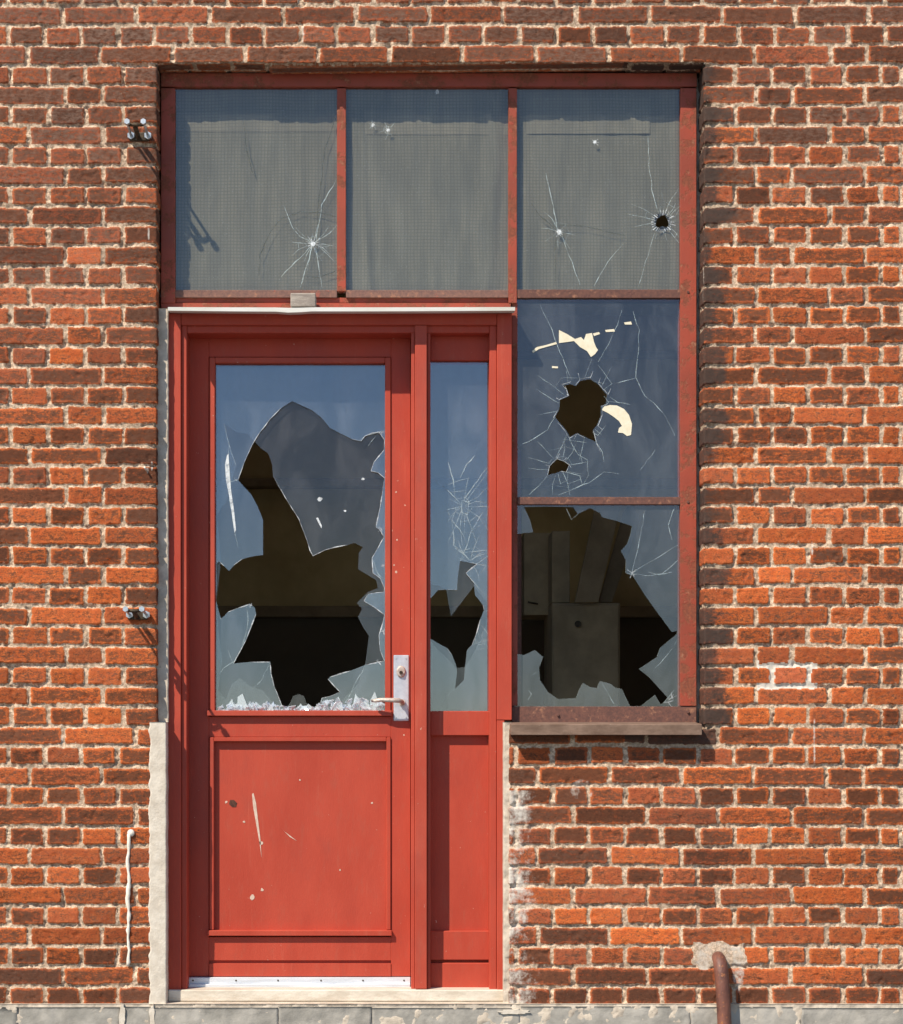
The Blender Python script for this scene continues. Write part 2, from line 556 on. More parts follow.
# (x, y, dark, hue, value) of bricks that stand out in the wall
SPECIAL = [(780, 575, .0, .0, 1.35), (877, 535, .0, .0, 1.35), (788, 716, .0, .0, 1.25), (643, 934, .05, -.2, 1.3), (785, 677, -.1, 1.0, 1.55),
           (738, 697, .2, .0, 1.25), (86, 255, .0, .6, 1.35), (68, 353, .0, .1, 1.15), (28, 130, .3, .3, 1.1), (590, 915, .0, .0, 1.15), (692, 775, .35, .0, 1.2),
           (752, 600, .0, .2, 1.15), (740, 520, .0, .1, 1.15), (740, 470, .1, .1, 1.2), (830, 515, .0, .1, 1.2), (750, 835, .0, .1, 1.3), (790, 836, .1, .1, 1.2),
           (55, 535, .1, .2, 1.2), (30, 512, .05, .1, 1.2), (25, 573, .05, .1, 1.25), (138, 573, .1, .1, 1.15), (80, 735, .1, .1, 1.15), (28, 850, .1, .3, 1.15),
           (50, 877, .1, .2, 1.15), (560, 895, .1, .3, 1.1), (585, 915, .0, .1, 1.2), (610, 857, .1, .2, 1.1), (30, 672, .2, .3, 1.1), (690, 753, .9, 0, .8), (140, 315, .9, .8, .8),
           (130, 455, .9, .9, .75), (20, 425, .3, .3, 1.2), (748, 130, .4, .2, 1.1), (735, 275, .7, .2, .9), (828, 250, .5, .2, 1), (700, 795, .9, .5, .8)]


def wall_fields(u, v):
    """u, v in photograph units on the unrolled wall -> height, signed distance, colours"""
    xm = u * S; zm = v * S
    k = np.floor((1006.0 - v) / PITCH).astype(np.int64)
    row_c = 1006.0 - (k + .5) * PITCH
    sd = np.full(u.shape, -.01, np.float32); bx = np.zeros(u.shape); w = np.zeros(u.shape)
    j0a = np.zeros(u.shape); j1a = np.ones(u.shape)
    for kk in np.unique(k):
        m = k == kk
        J = np.array([-2000.] + joints(int(kk)) + [2600.])
        idx = np.clip(np.searchsorted(J, u[m], side='right') - 1, 0, len(J) - 2)
        j0a[m] = J[idx]; j1a[m] = J[idx + 1]
    idj = np.round(j0a * 3).astype(np.int64)
    ed = lambda c: (h01(k, idj, c) - .5)
    # domain warp
    wu = u + (fbm(xm, zm, .028, 3, 1) - .5) * 2.5 + (fbm(xm, zm, .009, 2, 2) - .5) * 1.5
    wv = v + (fbm(xm, zm, .032, 3, 3) - .5) * 2.2 + (fbm(xm, zm, .009, 2, 4) - .5) * 1.4
    wv = wv + (fbm(xm, zm * .2, .35, 2, 8) - .5) * 2.2
    cu = (j0a + j1a) / 2 + ed(1) * 1.2
    hu = (j1a - j0a) / 2 - 1.7 - (h01(k, idj, 2)) * .9
    hv = PITCH / 2 - 1.6 - h01(k, idj, 3) * .7
    rot = ed(4) * .03
    du = wu - cu; dv = wv - row_c - ed(5) * 1.0 - du * rot
    r = 1.7
    qx = np.abs(du) - (hu - r); qy = np.abs(dv) - (hv - r)
    dist = np.hypot(np.maximum(qx, 0), np.maximum(qy, 0)) + np.minimum(np.maximum(qx, qy), 0) - r
    sd = -dist * S
    hb = ed(6) * .0035 + du * S * ed(7) * .03 + dv * S * ed(9) * .08
    hb = hb + (fbm(xm, zm, .014, 4, 11, .7) - .5) * .0040 - np.exp(-np.clip(sd, 0, 1) / .0016) * .0012
    cr = fbm(xm, zm, .03, 3, 15)
    hb = hb - sstep(.70, .80, cr) * .003
    hm = -.0056 + (fbm(xm, zm, .013, 4, 21, .65) - .5) * .011 + (fbm(xm, zm, .07, 2, 25) - .5) * .006
    hm = hm - sstep(.60, .72, fbm(xm, zm, .03, 3, 27)) * .007
    nearj = (np.clip(1 - np.abs(u - EL) / 12, 0, 1) + np.clip(1 - np.abs(u - ER) / 12, 0, 1)) * (v > YT)
    hm = hm - .007 * nearj
    m = sstep(-.0008, .0012, sd)
    h = hb * m + hm * (1 - m)
    # colours
    dark = h01(k, idj, 10) * .9 - .06
    hue = h01(k, idj, 12) * .8
    val = .76 + h01(k, idj, 13) * .46
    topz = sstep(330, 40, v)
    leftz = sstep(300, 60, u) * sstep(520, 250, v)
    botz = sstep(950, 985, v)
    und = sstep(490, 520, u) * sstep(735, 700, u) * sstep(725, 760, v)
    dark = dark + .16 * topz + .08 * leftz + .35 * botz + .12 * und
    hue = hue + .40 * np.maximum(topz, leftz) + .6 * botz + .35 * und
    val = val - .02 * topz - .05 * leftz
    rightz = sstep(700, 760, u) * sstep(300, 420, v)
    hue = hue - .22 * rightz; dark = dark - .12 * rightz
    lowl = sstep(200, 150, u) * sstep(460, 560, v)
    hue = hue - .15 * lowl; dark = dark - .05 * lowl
    kk_of = lambda y: int(math.floor((1006.0 - y) / PITCH))
    for (sx, sy, a, b, c) in SPECIAL:
        q = (k == kk_of(sy)) & (j0a < sx) & (j1a > sx)
        dark[q] = a; hue[q] = b; val[q] = c
    noi = fbm(xm, zm, .05, 3, 31)
    big = fbm(xm, zm, .55, 3, 41)
    val = val * (1.12 - .34 * big) ; dark = dark + (big - .5) * .5
    # burnt quoins right of the window
    isr = (u < 757) & (u > ER - 80) & (v > YT) & (v < 745)
    ext = 716 + h01(k, idj, 14) * 26
    burn_shade = np.where(isr & (h01(k, idj, 16) > .12), sstep(0, 1, (ext - u) / 26 + noi - .3), 0)
    burn_shade = burn_shade + np.where((u > 505) & (u < 700) & (v > YS) & (v < 765), .35 * h01(k, idj, 17), 0)  # sill's shade painted into the brick rows just below it
    # efflorescence beside the door frame, the re-pointed brick, smears round the pipe
    white = sstep(560, 515, u) * (u > 495) * (v > 790) * .62 * (.4 + noi)
    white = np.maximum(white, .75 * sstep(16, 8, np.hypot((u - 582) / 1.0, (v - 790) * 1.0)) * noi * 1.6)
    a = (u > 763) & (u < 813) & (v > 662) & (v < 692) & ~((u > 769) & (u < 807) & (v > 668) & (v < 685))
    a = (u > 757) & (u < 817) & (v > 660) & (v < 691) & (sd < .0018)
    white = np.where(a, .95 + .4 * noi, white)
    pq = np.maximum(np.abs(u - 719 + (noi - .5) * 14) / 25, np.abs(v - 954 + (noi - .5) * 12) / 11.5)
    white = np.maximum(white, .62 * sstep(1.1, .95, pq) * (1 - .45 * noi))
    white = np.maximum(white, .55 * sstep(1.2, .6, np.hypot((u - 738) / 8, (v - 968) / 30)))
    hp = sstep(1.1, .92, pq)
    h = h * (1 - hp) + hp * (.001 + (noi - .5) * .004)
    sd = np.where(hp > .5, -.004, sd)
    # whitish dribbles on single bricks
    for (x, y, l) in [(148, 470, 4), (812, 548, 9), (149, 233, 8), (814, 742, 30), (303, 34, 12), (152, 466, 6), (700, 280, 30), (62, 742, 8)]:
        white = np.maximum(white, .60 * sstep(1.3, .6, np.hypot((u - x) / 1.6, (v - y) / l)))
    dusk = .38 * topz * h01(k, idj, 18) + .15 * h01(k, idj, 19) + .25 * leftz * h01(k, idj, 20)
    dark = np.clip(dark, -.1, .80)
    return h, sd, (dark, np.clip(hue, 0, 1), val), (np.clip(white, 0, 1.2), np.clip(burn_shade, 0, 1), np.clip(dusk, 0, 1))


GEO = {'v': [], 'f': [], 'sd': [], 'bk': [], 'st': [], 'n': 0}


def block(u0, u1, v0, v1, step, turn=None, depth=.22):
    """front of the wall from u0..u1, v0..v1; turn = 'R','L','D' bends the sheet into the opening at that edge"""
    st = step / S / 1.0
    nu = max(2, int(round((u1 - u0) / st)) + 1)
    nv = max(2, int(round((v1 - v0) / st)) + 1)
    us = np.linspace(u0, u1, nu); vs = np.linspace(v0, v1, nv)
    R = .005
    ext = depth / S
    ne = int(round(ext / st))
    add = np.arange(1, ne + 1) * st
    if turn == 'R': us = np.concatenate([us, u1 + add])
    if turn == 'L': us = np.concatenate([u0 - add[::-1], us])
    if turn == 'D': vs = np.concatenate([vs, v1 + add])
    U, V = np.meshgrid(us, vs)
    h, sd, bk, stn = wall_fields(U, V)
    x = X(U); z = Z(V); y = np.zeros_like(x)
    nx = np.zeros_like(x); ny = -np.ones_like(x); nz = np.zeros_like(x)

    def bend(t):
        # t: distance past the edge (m), rounded corner of radius R
        L = R * math.pi / 2
        s = t + L / 2
        ang = np.clip(s / R, 0, math.pi / 2)
        along = np.where(s < 0, s, np.where(s > L, 0, 0)) + R * np.sin(ang) - R
        deep = R - R * np.cos(ang) + np.maximum(s - L, 0)
        return along, deep, ang
    if turn == 'R':
        t = (U - u1) * S; al, dp, an = bend(t)
        x = X(u1) + al; y = dp; nx = np.sin(an); ny = -np.cos(an)
    if turn == 'L':
        t = (u0 - U) * S; al, dp, an = bend(t)
        x = X(u0) - al; y = dp; nx = -np.sin(an); ny = -np.cos(an)
    if turn == 'D':
        t = (V - v1) * S; al, dp, an = bend(t)
        z = Z(v1) - al; y = dp; nz = -np.sin(an); ny = -np.cos(an)
    x = x + nx * h; y = y + ny * h; z = z + nz * h
    r, c = U.shape
    idx = np.arange(r * c).reshape(r, c) + GEO['n']
    f = np.stack([idx[:-1, :-1], idx[1:, :-1], idx[1:, 1:], idx[:-1, 1:]], -1).reshape(-1, 4)
    GEO['v'].append(np.stack([x, y, z], -1).reshape(-1, 3)); GEO['f'].append(f)
    GEO['sd'].append(sd.ravel())
    one = np.ones_like(x)
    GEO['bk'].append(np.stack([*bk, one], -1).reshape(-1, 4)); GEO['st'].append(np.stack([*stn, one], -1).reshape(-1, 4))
    GEO['n'] += r * c


FINE, COARSE = .0036, .012
LX, RX = -70, 975
TOPY, BOTY = -60, 1005
block(LX, EL, YT, BOTY, FINE, 'R')
block(LX, EL, TOPY, YT, FINE)
block(EL, ER, TOPY, YT, FINE, 'D')
block(ER, RX, TOPY, YT, FINE)
block(ER, RX, YT, YS, FINE, 'L')
block(EU, RX, YS, BOTY, FINE, 'L', .15)
block(-900, LX, -1000, BOTY, COARSE)
block(RX, 1750, -1000, BOTY, COARSE)
block(LX, RX, -1000, TOPY, COARSE)  # unseen upper wall, raised to keep direct sun off the ceiling gap

wall = thing('brick_wall', (0, 0, 0), 'weathered red brick wall with pale mortar around the broken door and window', 'wall')
V_ = np.concatenate(GEO['v']).astype(np.float32); F_ = np.concatenate(GEO['f']).astype(np.int32)
me = bpy.data.meshes.new('brickwork')
me.vertices.add(len(V_)); me.vertices.foreach_set('co', V_.ravel())
me.loops.add(F_.size); me.loops.foreach_set('vertex_index', F_.ravel())
me.polygons.add(len(F_)); me.polygons.foreach_set('loop_start', np.arange(0, F_.size, 4, dtype=np.int32))
me.polygons.foreach_set('use_smooth', np.ones(len(F_), dtype=bool))
me.update(calc_edges=True)
me.attributes.new('sd', 'FLOAT', 'POINT').data.foreach_set('value', np.concatenate(GEO['sd']).astype(np.float32))
me.attributes.new('bk', 'FLOAT_COLOR', 'POINT').data.foreach_set('color', np.concatenate(GEO['bk']).astype(np.float32).ravel())
me.attributes.new('st', 'FLOAT_COLOR', 'POINT').data.foreach_set('color', np.concatenate(GEO['st']).astype(np.float32).ravel())
me.materials.append(M['brick'])
bw = link(bpy.data.objects.new('brickwork', me)); bw.parent = wall


bm = bmesh.new()
box(bm, X(EL) - .14, X(EL) - .017, .022, .21, Z(1003), Z(YT) + .2, 0)
box(bm, X(ER) + .017, X(ER) + .14, .022, .21, Z(YS) , Z(YT) + .2, 0)
box(bm, X(EL) - .016, X(ER) + .016, .022, .21, Z(YT) + .016, Z(YT) + .2, 0)
obj('wall_core', bm, M['cement_grey'], wall)


# rough slab for plinth, renders and fillets: subdivided sheet round a box with noise
def rough_slab(bm, x0, x1, y0, y1, z0, z1, step=.006, amp=.002, wobL=0., wobR=0., seed=1):
    nx = max(2, int((x1 - x0) / step)); nz = max(2, int((z1 - z0) / step))
    grid = []
    for j in range(nz + 1):
        z = z0 + (z1 - z0) * j / nz
        nl = float(fbm(np.array([z]), np.array([.3]), .03, 3, seed)[0] - .5) * wobL
        nr = float(fbm(np.array([z]), np.array([.9]), .03, 3, seed + 5)[0] - .5) * wobR
        a, b = x0 + nl, x1 + nr
        xs = np.linspace(a, b, nx + 1)
        hh = (fbm(xs, np.full_like(xs, z), .03, 4, seed + 2) - .5) * amp * 2
        grid.append([(float(xs[i]), y0 - float(hh[i]), z) for i in range(nx + 1)])
    vs = [[bm.verts.new(p) for p in row] for row in grid]
    bk = [[bm.verts.new((row[0][0], y1, row[0][2])), bm.verts.new((row[-1][0], y1, row[-1][2]))] for row in grid]
    for j in range(nz):
        for i in range(nx):
            bm.faces.new((vs[j][i], vs[j][i + 1], vs[j + 1][i + 1], vs[j + 1][i])).smooth = True
        bm.faces.new((vs[j][0], vs[j + 1][0], bk[j + 1][0], bk[j][0]))
        bm.faces.new((vs[j][nx], bk[j][1], bk[j + 1][1], vs[j + 1][nx]))
    for (j, flip) in ((0, 0), (nz, 1)):
        loop = [vs[j][i] for i in range(nx + 1)] + [bk[j][1], bk[j][0]]
        bm.faces.new(loop[::-1] if flip else loop)


# plinth: stone blocks with pale joints
bm = bmesh.new()
joint_px = [-900, -420, -180, 20, 121, 152, 279, 372, 520, 690, 800, 905, 1100, 1400, 1750]
for a, b in zip(joint_px[:-1], joint_px[1:]):
    rough_slab(bm, X(a) + .0015, X(b) - .0015, -.0145 + random.uniform(-.0015, .0015), .35, .0, Z(1006.5) + random.uniform(-.003, .002), .02 if (a < -100 or a > 950) else .008, .004, .006, .006, seed=abs(int(a)) % 40)
obj('plinth', bm, M['plinth'], wall)
bm = bmesh.new()
rough_slab(bm, X(-900), X(-60), -.012, .30, .0, Z(1003.5), .02, .006, 0, 0, 7)
rough_slab(bm, X(-60), X(960), -.012, .30, Z(1030), Z(1003.5), .004, .006, 0, 0, 7)
rough_slab(bm, X(960), X(1750), -.012, .30, 0, Z(1003.5), .02, .006, 0, 0, 7)
obj('plinth_mortar', bm, M['cement'], wall)
# whitewash patches on the plinth: thin raised limewash daubs
bm = bmesh.new()
for cx, cy, rx, ry in [(122, 1016, 3, 13), (152, 1016, 3, 13), (515, 1012, 16, 2.5)]:
    pts = []
    for q in range(22):
        a = 2 * math.pi * q / 22
        r = random.uniform(.7, 1.15)
        pts.append((cx + math.cos(a) * rx * r, cy + math.sin(a) * ry * r))
    prism(bm, pts, -.020, -.012)
obj('limewash_daub', bm, M['whitewash'], wall)
# cement jamb at the lower left, grey fillet above it, fillet beside the sidelight
bm = bmesh.new()
rough_slab(bm, X(149.5), X(166.5), -.006, .12, Z(1004), Z(722), .005, .0014, .018, .003, 3)
obj('cement_jamb', bm, M['whitewash'], wall, label='pale cement strip covering the brick edge low beside the door')
bm = bmesh.new()
a = P(158, 722, .03); b = P(168, 308, .03)
rough_slab(bm, a.x - .02, b.x, .035, .16, a.z, b.z, .005, .003, 0, .004, 9)
obj('cement_fillet', bm, M['cement'], wall)
bm = bmesh.new()
a = P(503.5, 1003, .01); b = P(511, 722, .01)
rough_slab(bm, a.x, b.x, .012, .15, a.z, b.z, .004, .007, .002, .016, 13)
obj('mortar_fillet', bm, M['cement'], wall)
bm = bmesh.new()
a = P(696.6, 722, .09); b = P(701, 76, .09)
rough_slab(bm, a.x, b.x + .004, .112, .2, a.z, b.z, .005, .006, .006, .004, 17)
obj('mortar_fillet', bm, M['cement_grey'], wall)

# ------------------------------------------------------------------ steel window
win = thing('steel_window', P(597, 720, .1), 'rust-stained red steel window with three netted panes above and two broken panes beside the door', 'window')
FD, GD = .085, .101
bm = bmesh.new()
pbox(bm, 161, 73, 697, 86.5, FD, .15)          # head
pbox(bm, 161, 88, 175, 303, FD, .15)         # left
pbox(bm, 680.5, 88, 696.5, 706, FD, .15)       # right
a = P(175, 303, FD)
pbox(bm, 161, 303, 511, 308.5, FD + .004, .15)  # strip over the door
pbox(bm, 512.0, 303, 517.5, 706, FD + .012, .15)
pbox(bm, 175, 297.5, 508, 303, FD + .016, .15)
obj('frame', bm, M['steel'], win)
bm = bmesh.new(); pbox(bm, 337, 88, 346, 291, FD + .002, .14); obj('glazing_bar', bm, M['steel'], win)
bm = bmesh.new(); pbox(bm, 508.5, 88, 517, 303, FD + .002, .14); obj('glazing_bar', bm, M['steel'], win)
for (x0, x1) in ((175, 337), (346, 508.5)):
    bm = bmesh.new(); pbox(bm, x0, 290, x1, 297.5, FD + .005, .14); obj('transom', bm, M['rusty'], win)
bm = bmesh.new(); pbox(bm, 517.5, 289.5, 680.5, 298, FD + .004, .14); obj('transom', bm, M['rusty_brown'], win)
bm = bmesh.new(); pbox(bm, 517.5, 497, 680.5, 504.5, FD + .004, .14); obj('transom', bm, M['rusty_brown'], win)
bm = bmesh.new(); pbox(bm, 512, 706.5, 696.5, 723, FD + .003, .15); obj('bottom_rail', bm, M['rusty_brown'], win)
for (bx_, by_) in [(558, 715), (688, 712), (688, 502), (688, 292), (690, 712)][:4]:
    bm = bmesh.new(); tube(bm, [P(bx_, by_, FD + .006), P(bx_, by_, FD - .003)], [.005, .004], 10)
    obj('bolt', bm, M['rusty_brown'], win)
# sill
bm = bmesh.new()
a = P(511, 735, -.058); b = P(702, 724.5, -.058)
pr = [(-.058, a.z), (-.058, b.z), (-.054, b.z + .002), (.11, b.z + .012), (.11, a.z + .010), (-.048, a.z)]
L_ = [bm.verts.new((a.x, y, z)) for y, z in pr]; R_ = [bm.verts.new((b.x, y, z)) for y, z in pr]
for i in range(len(pr)):
    j = (i + 1) % len(pr)
    bm.faces.new((L_[i], R_[i], R_[j], L_[j]))
bm.faces.new(L_[::-1]); bm.faces.new(R_)
bmesh.ops.recalc_face_normals(bm, faces=bm.faces)
bmesh.ops.bevel(bm, geom=list(bm.edges), offset=.0012, segments=1, affect='EDGES')
obj('window_sill', bm, M['sill'], win)


def pane(parent, rect, d, mat, holes=(), label=None, pieces=None):
    bm = bmesh.new()
    x0, y0, x1, y1 = rect
    if pieces is None:
        prism(bm, [(x0, y0), (x0, y1), (x1, y1), (x1, y0)], d, d + .004, 0, 1, 2, holes)
    else:
        for pts in pieces: prism(bm, pts, d, d + .004, 0, 1, 2)
    return obj('pane', bm, [mat, M['edge'], M['clear']], parent, label=label)


def cracks(parent, lines, d, w=.8, mat='crack', name='crack'):
    bm = bmesh.new()
    for L in lines: ribbon(bm, L, w, d)
    return obj(name, bm, M[mat], parent)


def star(parent, cx, cy, r, d, n=14, core=2.2):
    """splintered spot where something hit the pane"""
    bm = bmesh.new()
    for q in range(n):
        a = 2 * math.pi * q / n + random.uniform(-.2, .2)
        l = r * random.uniform(.5, 1.2)
        ribbon(bm, [(cx + math.cos(a) * core * .4, cy + math.sin(a) * core * .4), (cx + math.cos(a) * l, cy + math.sin(a) * l)], 1.3, d, jit=.3)
    pts = [(cx + math.cos(2 * math.pi * q / 11) * core * random.uniform(.7, 1.3), cy + math.sin(2 * math.pi * q / 11) * core * random.uniform(.7, 1.3)) for q in range(11)]
    prism(bm, pts, d - .0006, d - .0001)
    return obj('impact_mark', bm, M['chipped'], parent)


CD = GD - .0012
def in_poly(p, poly):
    c = False
    for i in range(len(poly)):
        (xa, ya), (xb, yb) = poly[i], poly[i - 1]
        if (ya > p[1]) != (yb > p[1]) and p[0] < (xb - xa) * (p[1] - ya) / (yb - ya) + xa: c = not c
    return c


HOLES = []


def wribbon(bm, pts, w, d, jit=.5):
    """ribbon broken off wherever the glass itself is missing"""
    run = []
    for i in range(len(pts) - 1):
        n = max(2, int(math.hypot(pts[i + 1][0] - pts[i][0], pts[i + 1][1] - pts[i][1]) / 2))
        for j in range(n + (i == len(pts) - 2)):
            t = j / n
            q = (pts[i][0] + (pts[i + 1][0] - pts[i][0]) * t, pts[i][1] + (pts[i + 1][1] - pts[i][1]) * t)
            if any(in_poly(q, h) for h in HOLES):
                if len(run) > 2: ribbon(bm, [run[0], run[-1]], w, d, jit=jit)
                run = []
            else: run.append(q)
    if len(run) > 2: ribbon(bm, [run[0], run[len(run) // 2], run[-1]], w, d, jit=jit)


def web(parent, cx, cy, r, d, rects, n=9, rings=3, w=.7, p=.7, mat='crack'):
    bm = bmesh.new()
    x0, y0, x1, y1 = rects
    ang = [2 * math.pi * q / n + random.uniform(-.25, .25) for q in range(n)]
    ln = [r * random.uniform(.45, 1.25) for _ in ang]
    inside = lambda q: (min(max(q[0], x0), x1), min(max(q[1], y0), y1))
    for a, l in zip(ang, ln):
        b_ = a + random.uniform(-.25, .25)
        wribbon(bm, [(cx + math.cos(a) * 2, cy + math.sin(a) * 2), inside((cx + math.cos(a) * l * .5, cy + math.sin(a) * l * .5)), inside((cx + math.cos(b_) * l, cy + math.sin(b_) * l))], w, d, jit=.4)
    for k in range(1, rings + 1):
        rr = r * k / (rings + 1)
        for q in range(n):
            if random.random() > p: continue
            a, b_ = ang[q], ang[(q + 1) % n] + (2 * math.pi if q == n - 1 else 0)
            ra, rb = rr * random.uniform(.85, 1.1), rr * random.uniform(.85, 1.1)
            if rr > min(ln[q], ln[(q + 1) % n]): continue
            wribbon(bm, [inside((cx + math.cos(a) * ra, cy + math.sin(a) * ra)), inside((cx + math.cos(b_) * rb, cy + math.sin(b_) * rb))], w * .8, d, jit=.5)
    return obj('crack', bm, M[mat], parent)


HOLES.append([(657, 219), (661, 216), (664, 214), (667, 218), (669, 222), (668, 228), (662, 226), (658, 229), (655, 225)])
# upper panes
p1 = pane(win, (173, 86, 339, 292), GD, M['glass_top'], label='upper left pane with curved cracks round a small impact')
cracks(p1, [[(313, 244), (330, 233), (337, 225)], [(313, 244), (300, 236), (292, 228), (284, 205)], [(313, 244), (296, 262), (281, 277)],
            [(313, 246), (305, 270), (300, 288)], [(315, 246), (320, 275), (322, 288)], [(316, 242), (322, 205), (336, 180)], [(317, 244), (328, 255), (335, 262)],
            [(319, 243), (337, 247)]], CD, .9)
cracks(p1, [[(316, 242), (320, 190), (325, 150), (336, 115)], [(259, 276), (260, 255), (270, 232), (282, 218), (300, 212), (318, 212), (337, 217)], [(303, 276), (320, 277), (337, 270)],
            [(243, 117), (247, 150), (253, 175)]], CD, 1.5, 'crack_dark', 'faint_crack')
star(p1, 313, 244, 9, CD - .0004)
web(p1, 313, 244, 22, CD - .0002, (176, 89, 336, 289), 11, 2, .6)
p2 = pane(win, (344, 86, 510, 292), GD, M['glass_top'], label='upper middle pane with two small impact marks')
for (x, y, r) in ((373, 125, 3), (388, 130, 4), (437, 92, 2.5)): star(p2, x, y, r, CD, 9, 1.7)
for (x, y, r) in ((373, 125, 6), (388, 130, 9)): web(p2, x, y, r, CD - .0002, (347, 89, 506, 289), 7, 1, .6)
p3 = pane(win, (515, 86, 683, 292), GD, M['glass_top'], holes=[[(657, 219), (661, 216), (664, 214), (667, 218), (669, 222), (668, 228), (662, 226), (658, 229), (655, 225)]],
          label='upper right pane with a small star-shaped hole and long cracks')
cracks(p3, [[(659, 214), (652, 190), (649, 165), (648, 135)], [(665, 213), (672, 198), (679, 188)], [(669, 217), (680, 206)], [(655, 232), (648, 255), (638, 287)],
            [(558, 232), (552, 200), (546, 173)], [(624, 243), (608, 262), (594, 286)], [(562, 236), (572, 262), (580, 285)]], CD, .9)
cracks(p3, [[(558, 232), (540, 215), (531, 203)], [(560, 225), (585, 226), (610, 232), (625, 235)], [(556, 238), (555, 285)]], CD, 1.5, 'crack_dark', 'faint_crack')
web(p3, 662, 222, 30, CD - .0002, (518, 89, 679, 288), 13, 2, .6)
web(p3, 559, 232, 22, CD - .0002, (518, 89, 679, 288), 7, 1, .5)
star(p3, 559, 232, 5, CD - .0004); star(p3, 595, 142, 4, CD - .0004, 8, 1.6)
bm = bmesh.new()
for q in range(26):
    a = 2 * math.pi * q / 26
    r0 = random.uniform(6, 8); r1 = r0 + random.uniform(2, 7)
    ribbon(bm, [(662 + math.cos(a) * r0, 222 + math.sin(a) * r0), (662 + math.cos(a) * r1, 222 + math.sin(a) * r1)], 2.2, CD - .0004, jit=.4)
obj('impact_mark', bm, M['chipped'], p3)

# net curtains stuck behind the upper panes (soft folds, real sheets)
def net_sheet(x0, x1, y0, y1, d, seed, mat, name, parent, folds=(), tear=None):
    nx, nz = 90, 60
    bm = bmesh.new(); g = []
    for j in range(nz + 1):
        row = []
        for i in range(nx + 1):
            px = x0 + (x1 - x0) * i / nx; py = y0 + (y1 - y0) * j / nz
            p = P(px, py, d)
            f = float(fbm(np.array([p.x]), np.array([p.z * .25]), .12, 3, seed)[0] - .5) * .008
            for (fx, slope, wd, am) in folds:
                q = (px - fx - slope * (py - y0)) / wd
                f -= am * .55 * math.exp(-q * q)
            row.append(bm.verts.new((p.x, d + .007 + f, p.z)))
        g.append(row)
    for j in range(nz):
        for i in range(nx):
            cx_ = x0 + (x1 - x0) * (i + .5) / nx; cy_ = y0 + (y1 - y0) * (j + .5) / nz
            if tear and math.hypot(cx_ - tear[0], cy_ - tear[1]) < tear[2]: continue
            bm.faces.new((g[j][i], g[j][i + 1], g[j + 1][i + 1], g[j + 1][i])).smooth = True
    return obj(name, bm, mat, parent)


ND = GD + .006
net1 = thing('net_curtain', P(256, 290, ND), 'grey net stretched behind the upper left pane', 'curtain', 'net curtains behind the upper panes')
net_sheet(172, 340, 84, 293, ND, 2, M['net'], 'netting', net1)
net_sheet(172, 340, 112, 131, ND - .0012, 2, M['net2'], 'pale_band', net1)  # paler sheet added over the net to make a lighter band
net2 = thing('net_curtain', P(427, 290, ND), 'grey net behind the upper middle pane, gathered into pale folds at both sides', 'curtain', 'net curtains behind the upper panes')
net_sheet(343, 511, 84, 293, ND, 5, M['net'], 'netting', net2, folds=((350, .09, 5, .007), (500, -.06, 6, .008), (360, .05, 3, .004)))
net_sheet(343, 511, 110, 134, ND - .0012, 5, M['net2'], 'pale_band', net2)
net3 = thing('net_curtain', P(600, 290, ND), 'grey net with a crumpled paler band behind the upper right pane', 'curtain', 'net curtains behind the upper panes')
net_sheet(514, 684, 84, 293, ND, 7, M['net'], 'netting', net3, folds=((524, .02, 4, .005), (676, 0, 4, .006)), tear=(662, 222, 9))
net_sheet(526, 650, 97, 133, ND - .003, 7, M['net2'], 'pale_band', net3, folds=((590, .6, 7, .003), (612, .9, 6, .003)))

# middle pane with two holes
HA = [(563, 386), (570, 384), (576, 386), (580, 381), (590, 379), (598, 384), (603, 390), (607, 395), (606, 404), (601, 406), (601, 415), (597, 425),
      (593, 430), (596, 442), (585, 437), (577, 433), (570, 437), (566, 430), (559, 422), (555, 417), (559, 410), (560, 400), (569, 396), (567, 390)]
HB = [(557, 459), (563, 461), (569, 465), (566, 472), (561, 471), (556, 473), (548, 475), (550, 466)]
HOLES += [HA, HB]
p4 = pane(win, (515, 296, 683, 499), GD, M['glass_win'], holes=[HA, HB], label='middle right pane with a fist-sized hole and scraps of a cream sticker')
cracks(p4, [[(540, 304), (552, 330), (560, 352), (572, 380)], [(622, 310), (617, 325), (608, 345), (598, 362)], [(633, 311), (639, 330), (638, 352), (636, 378), (645, 396), (654, 404), (664, 414)],
            [(664, 414), (672, 428), (675, 436)], [(603, 390), (612, 384), (604, 372), (598, 365)], [(617, 383), (636, 378)], [(555, 417), (547, 430), (535, 438), (518, 447)],
            [(567, 436), (562, 446), (556, 458)], [(569, 437), (578, 455), (587, 460), (588, 475), (583, 485)], [(596, 442), (602, 452), (604, 462)],
            [(604, 472), (590, 482), (570, 490), (558, 495)], [(604, 472), (619, 474)], [(547, 476), (538, 486), (529, 495)], [(566, 472), (580, 476), (582, 484)],
            [(558, 474), (560, 484), (567, 480), (568, 472)], [(602, 409), (609, 402), (604, 396)], [(606, 425), (598, 436), (592, 432)], [(630, 405), (618, 402), (610, 397)], [(655, 450), (640, 470)]], CD, .85)
web(p4, 580, 408, 52, CD + .0001, (518, 300, 679, 495), 13, 2, .6, .45)
web(p4, 560, 466, 34, CD + .0001, (518, 300, 679, 495), 9, 2, .6, .5)
bm = bmesh.new()
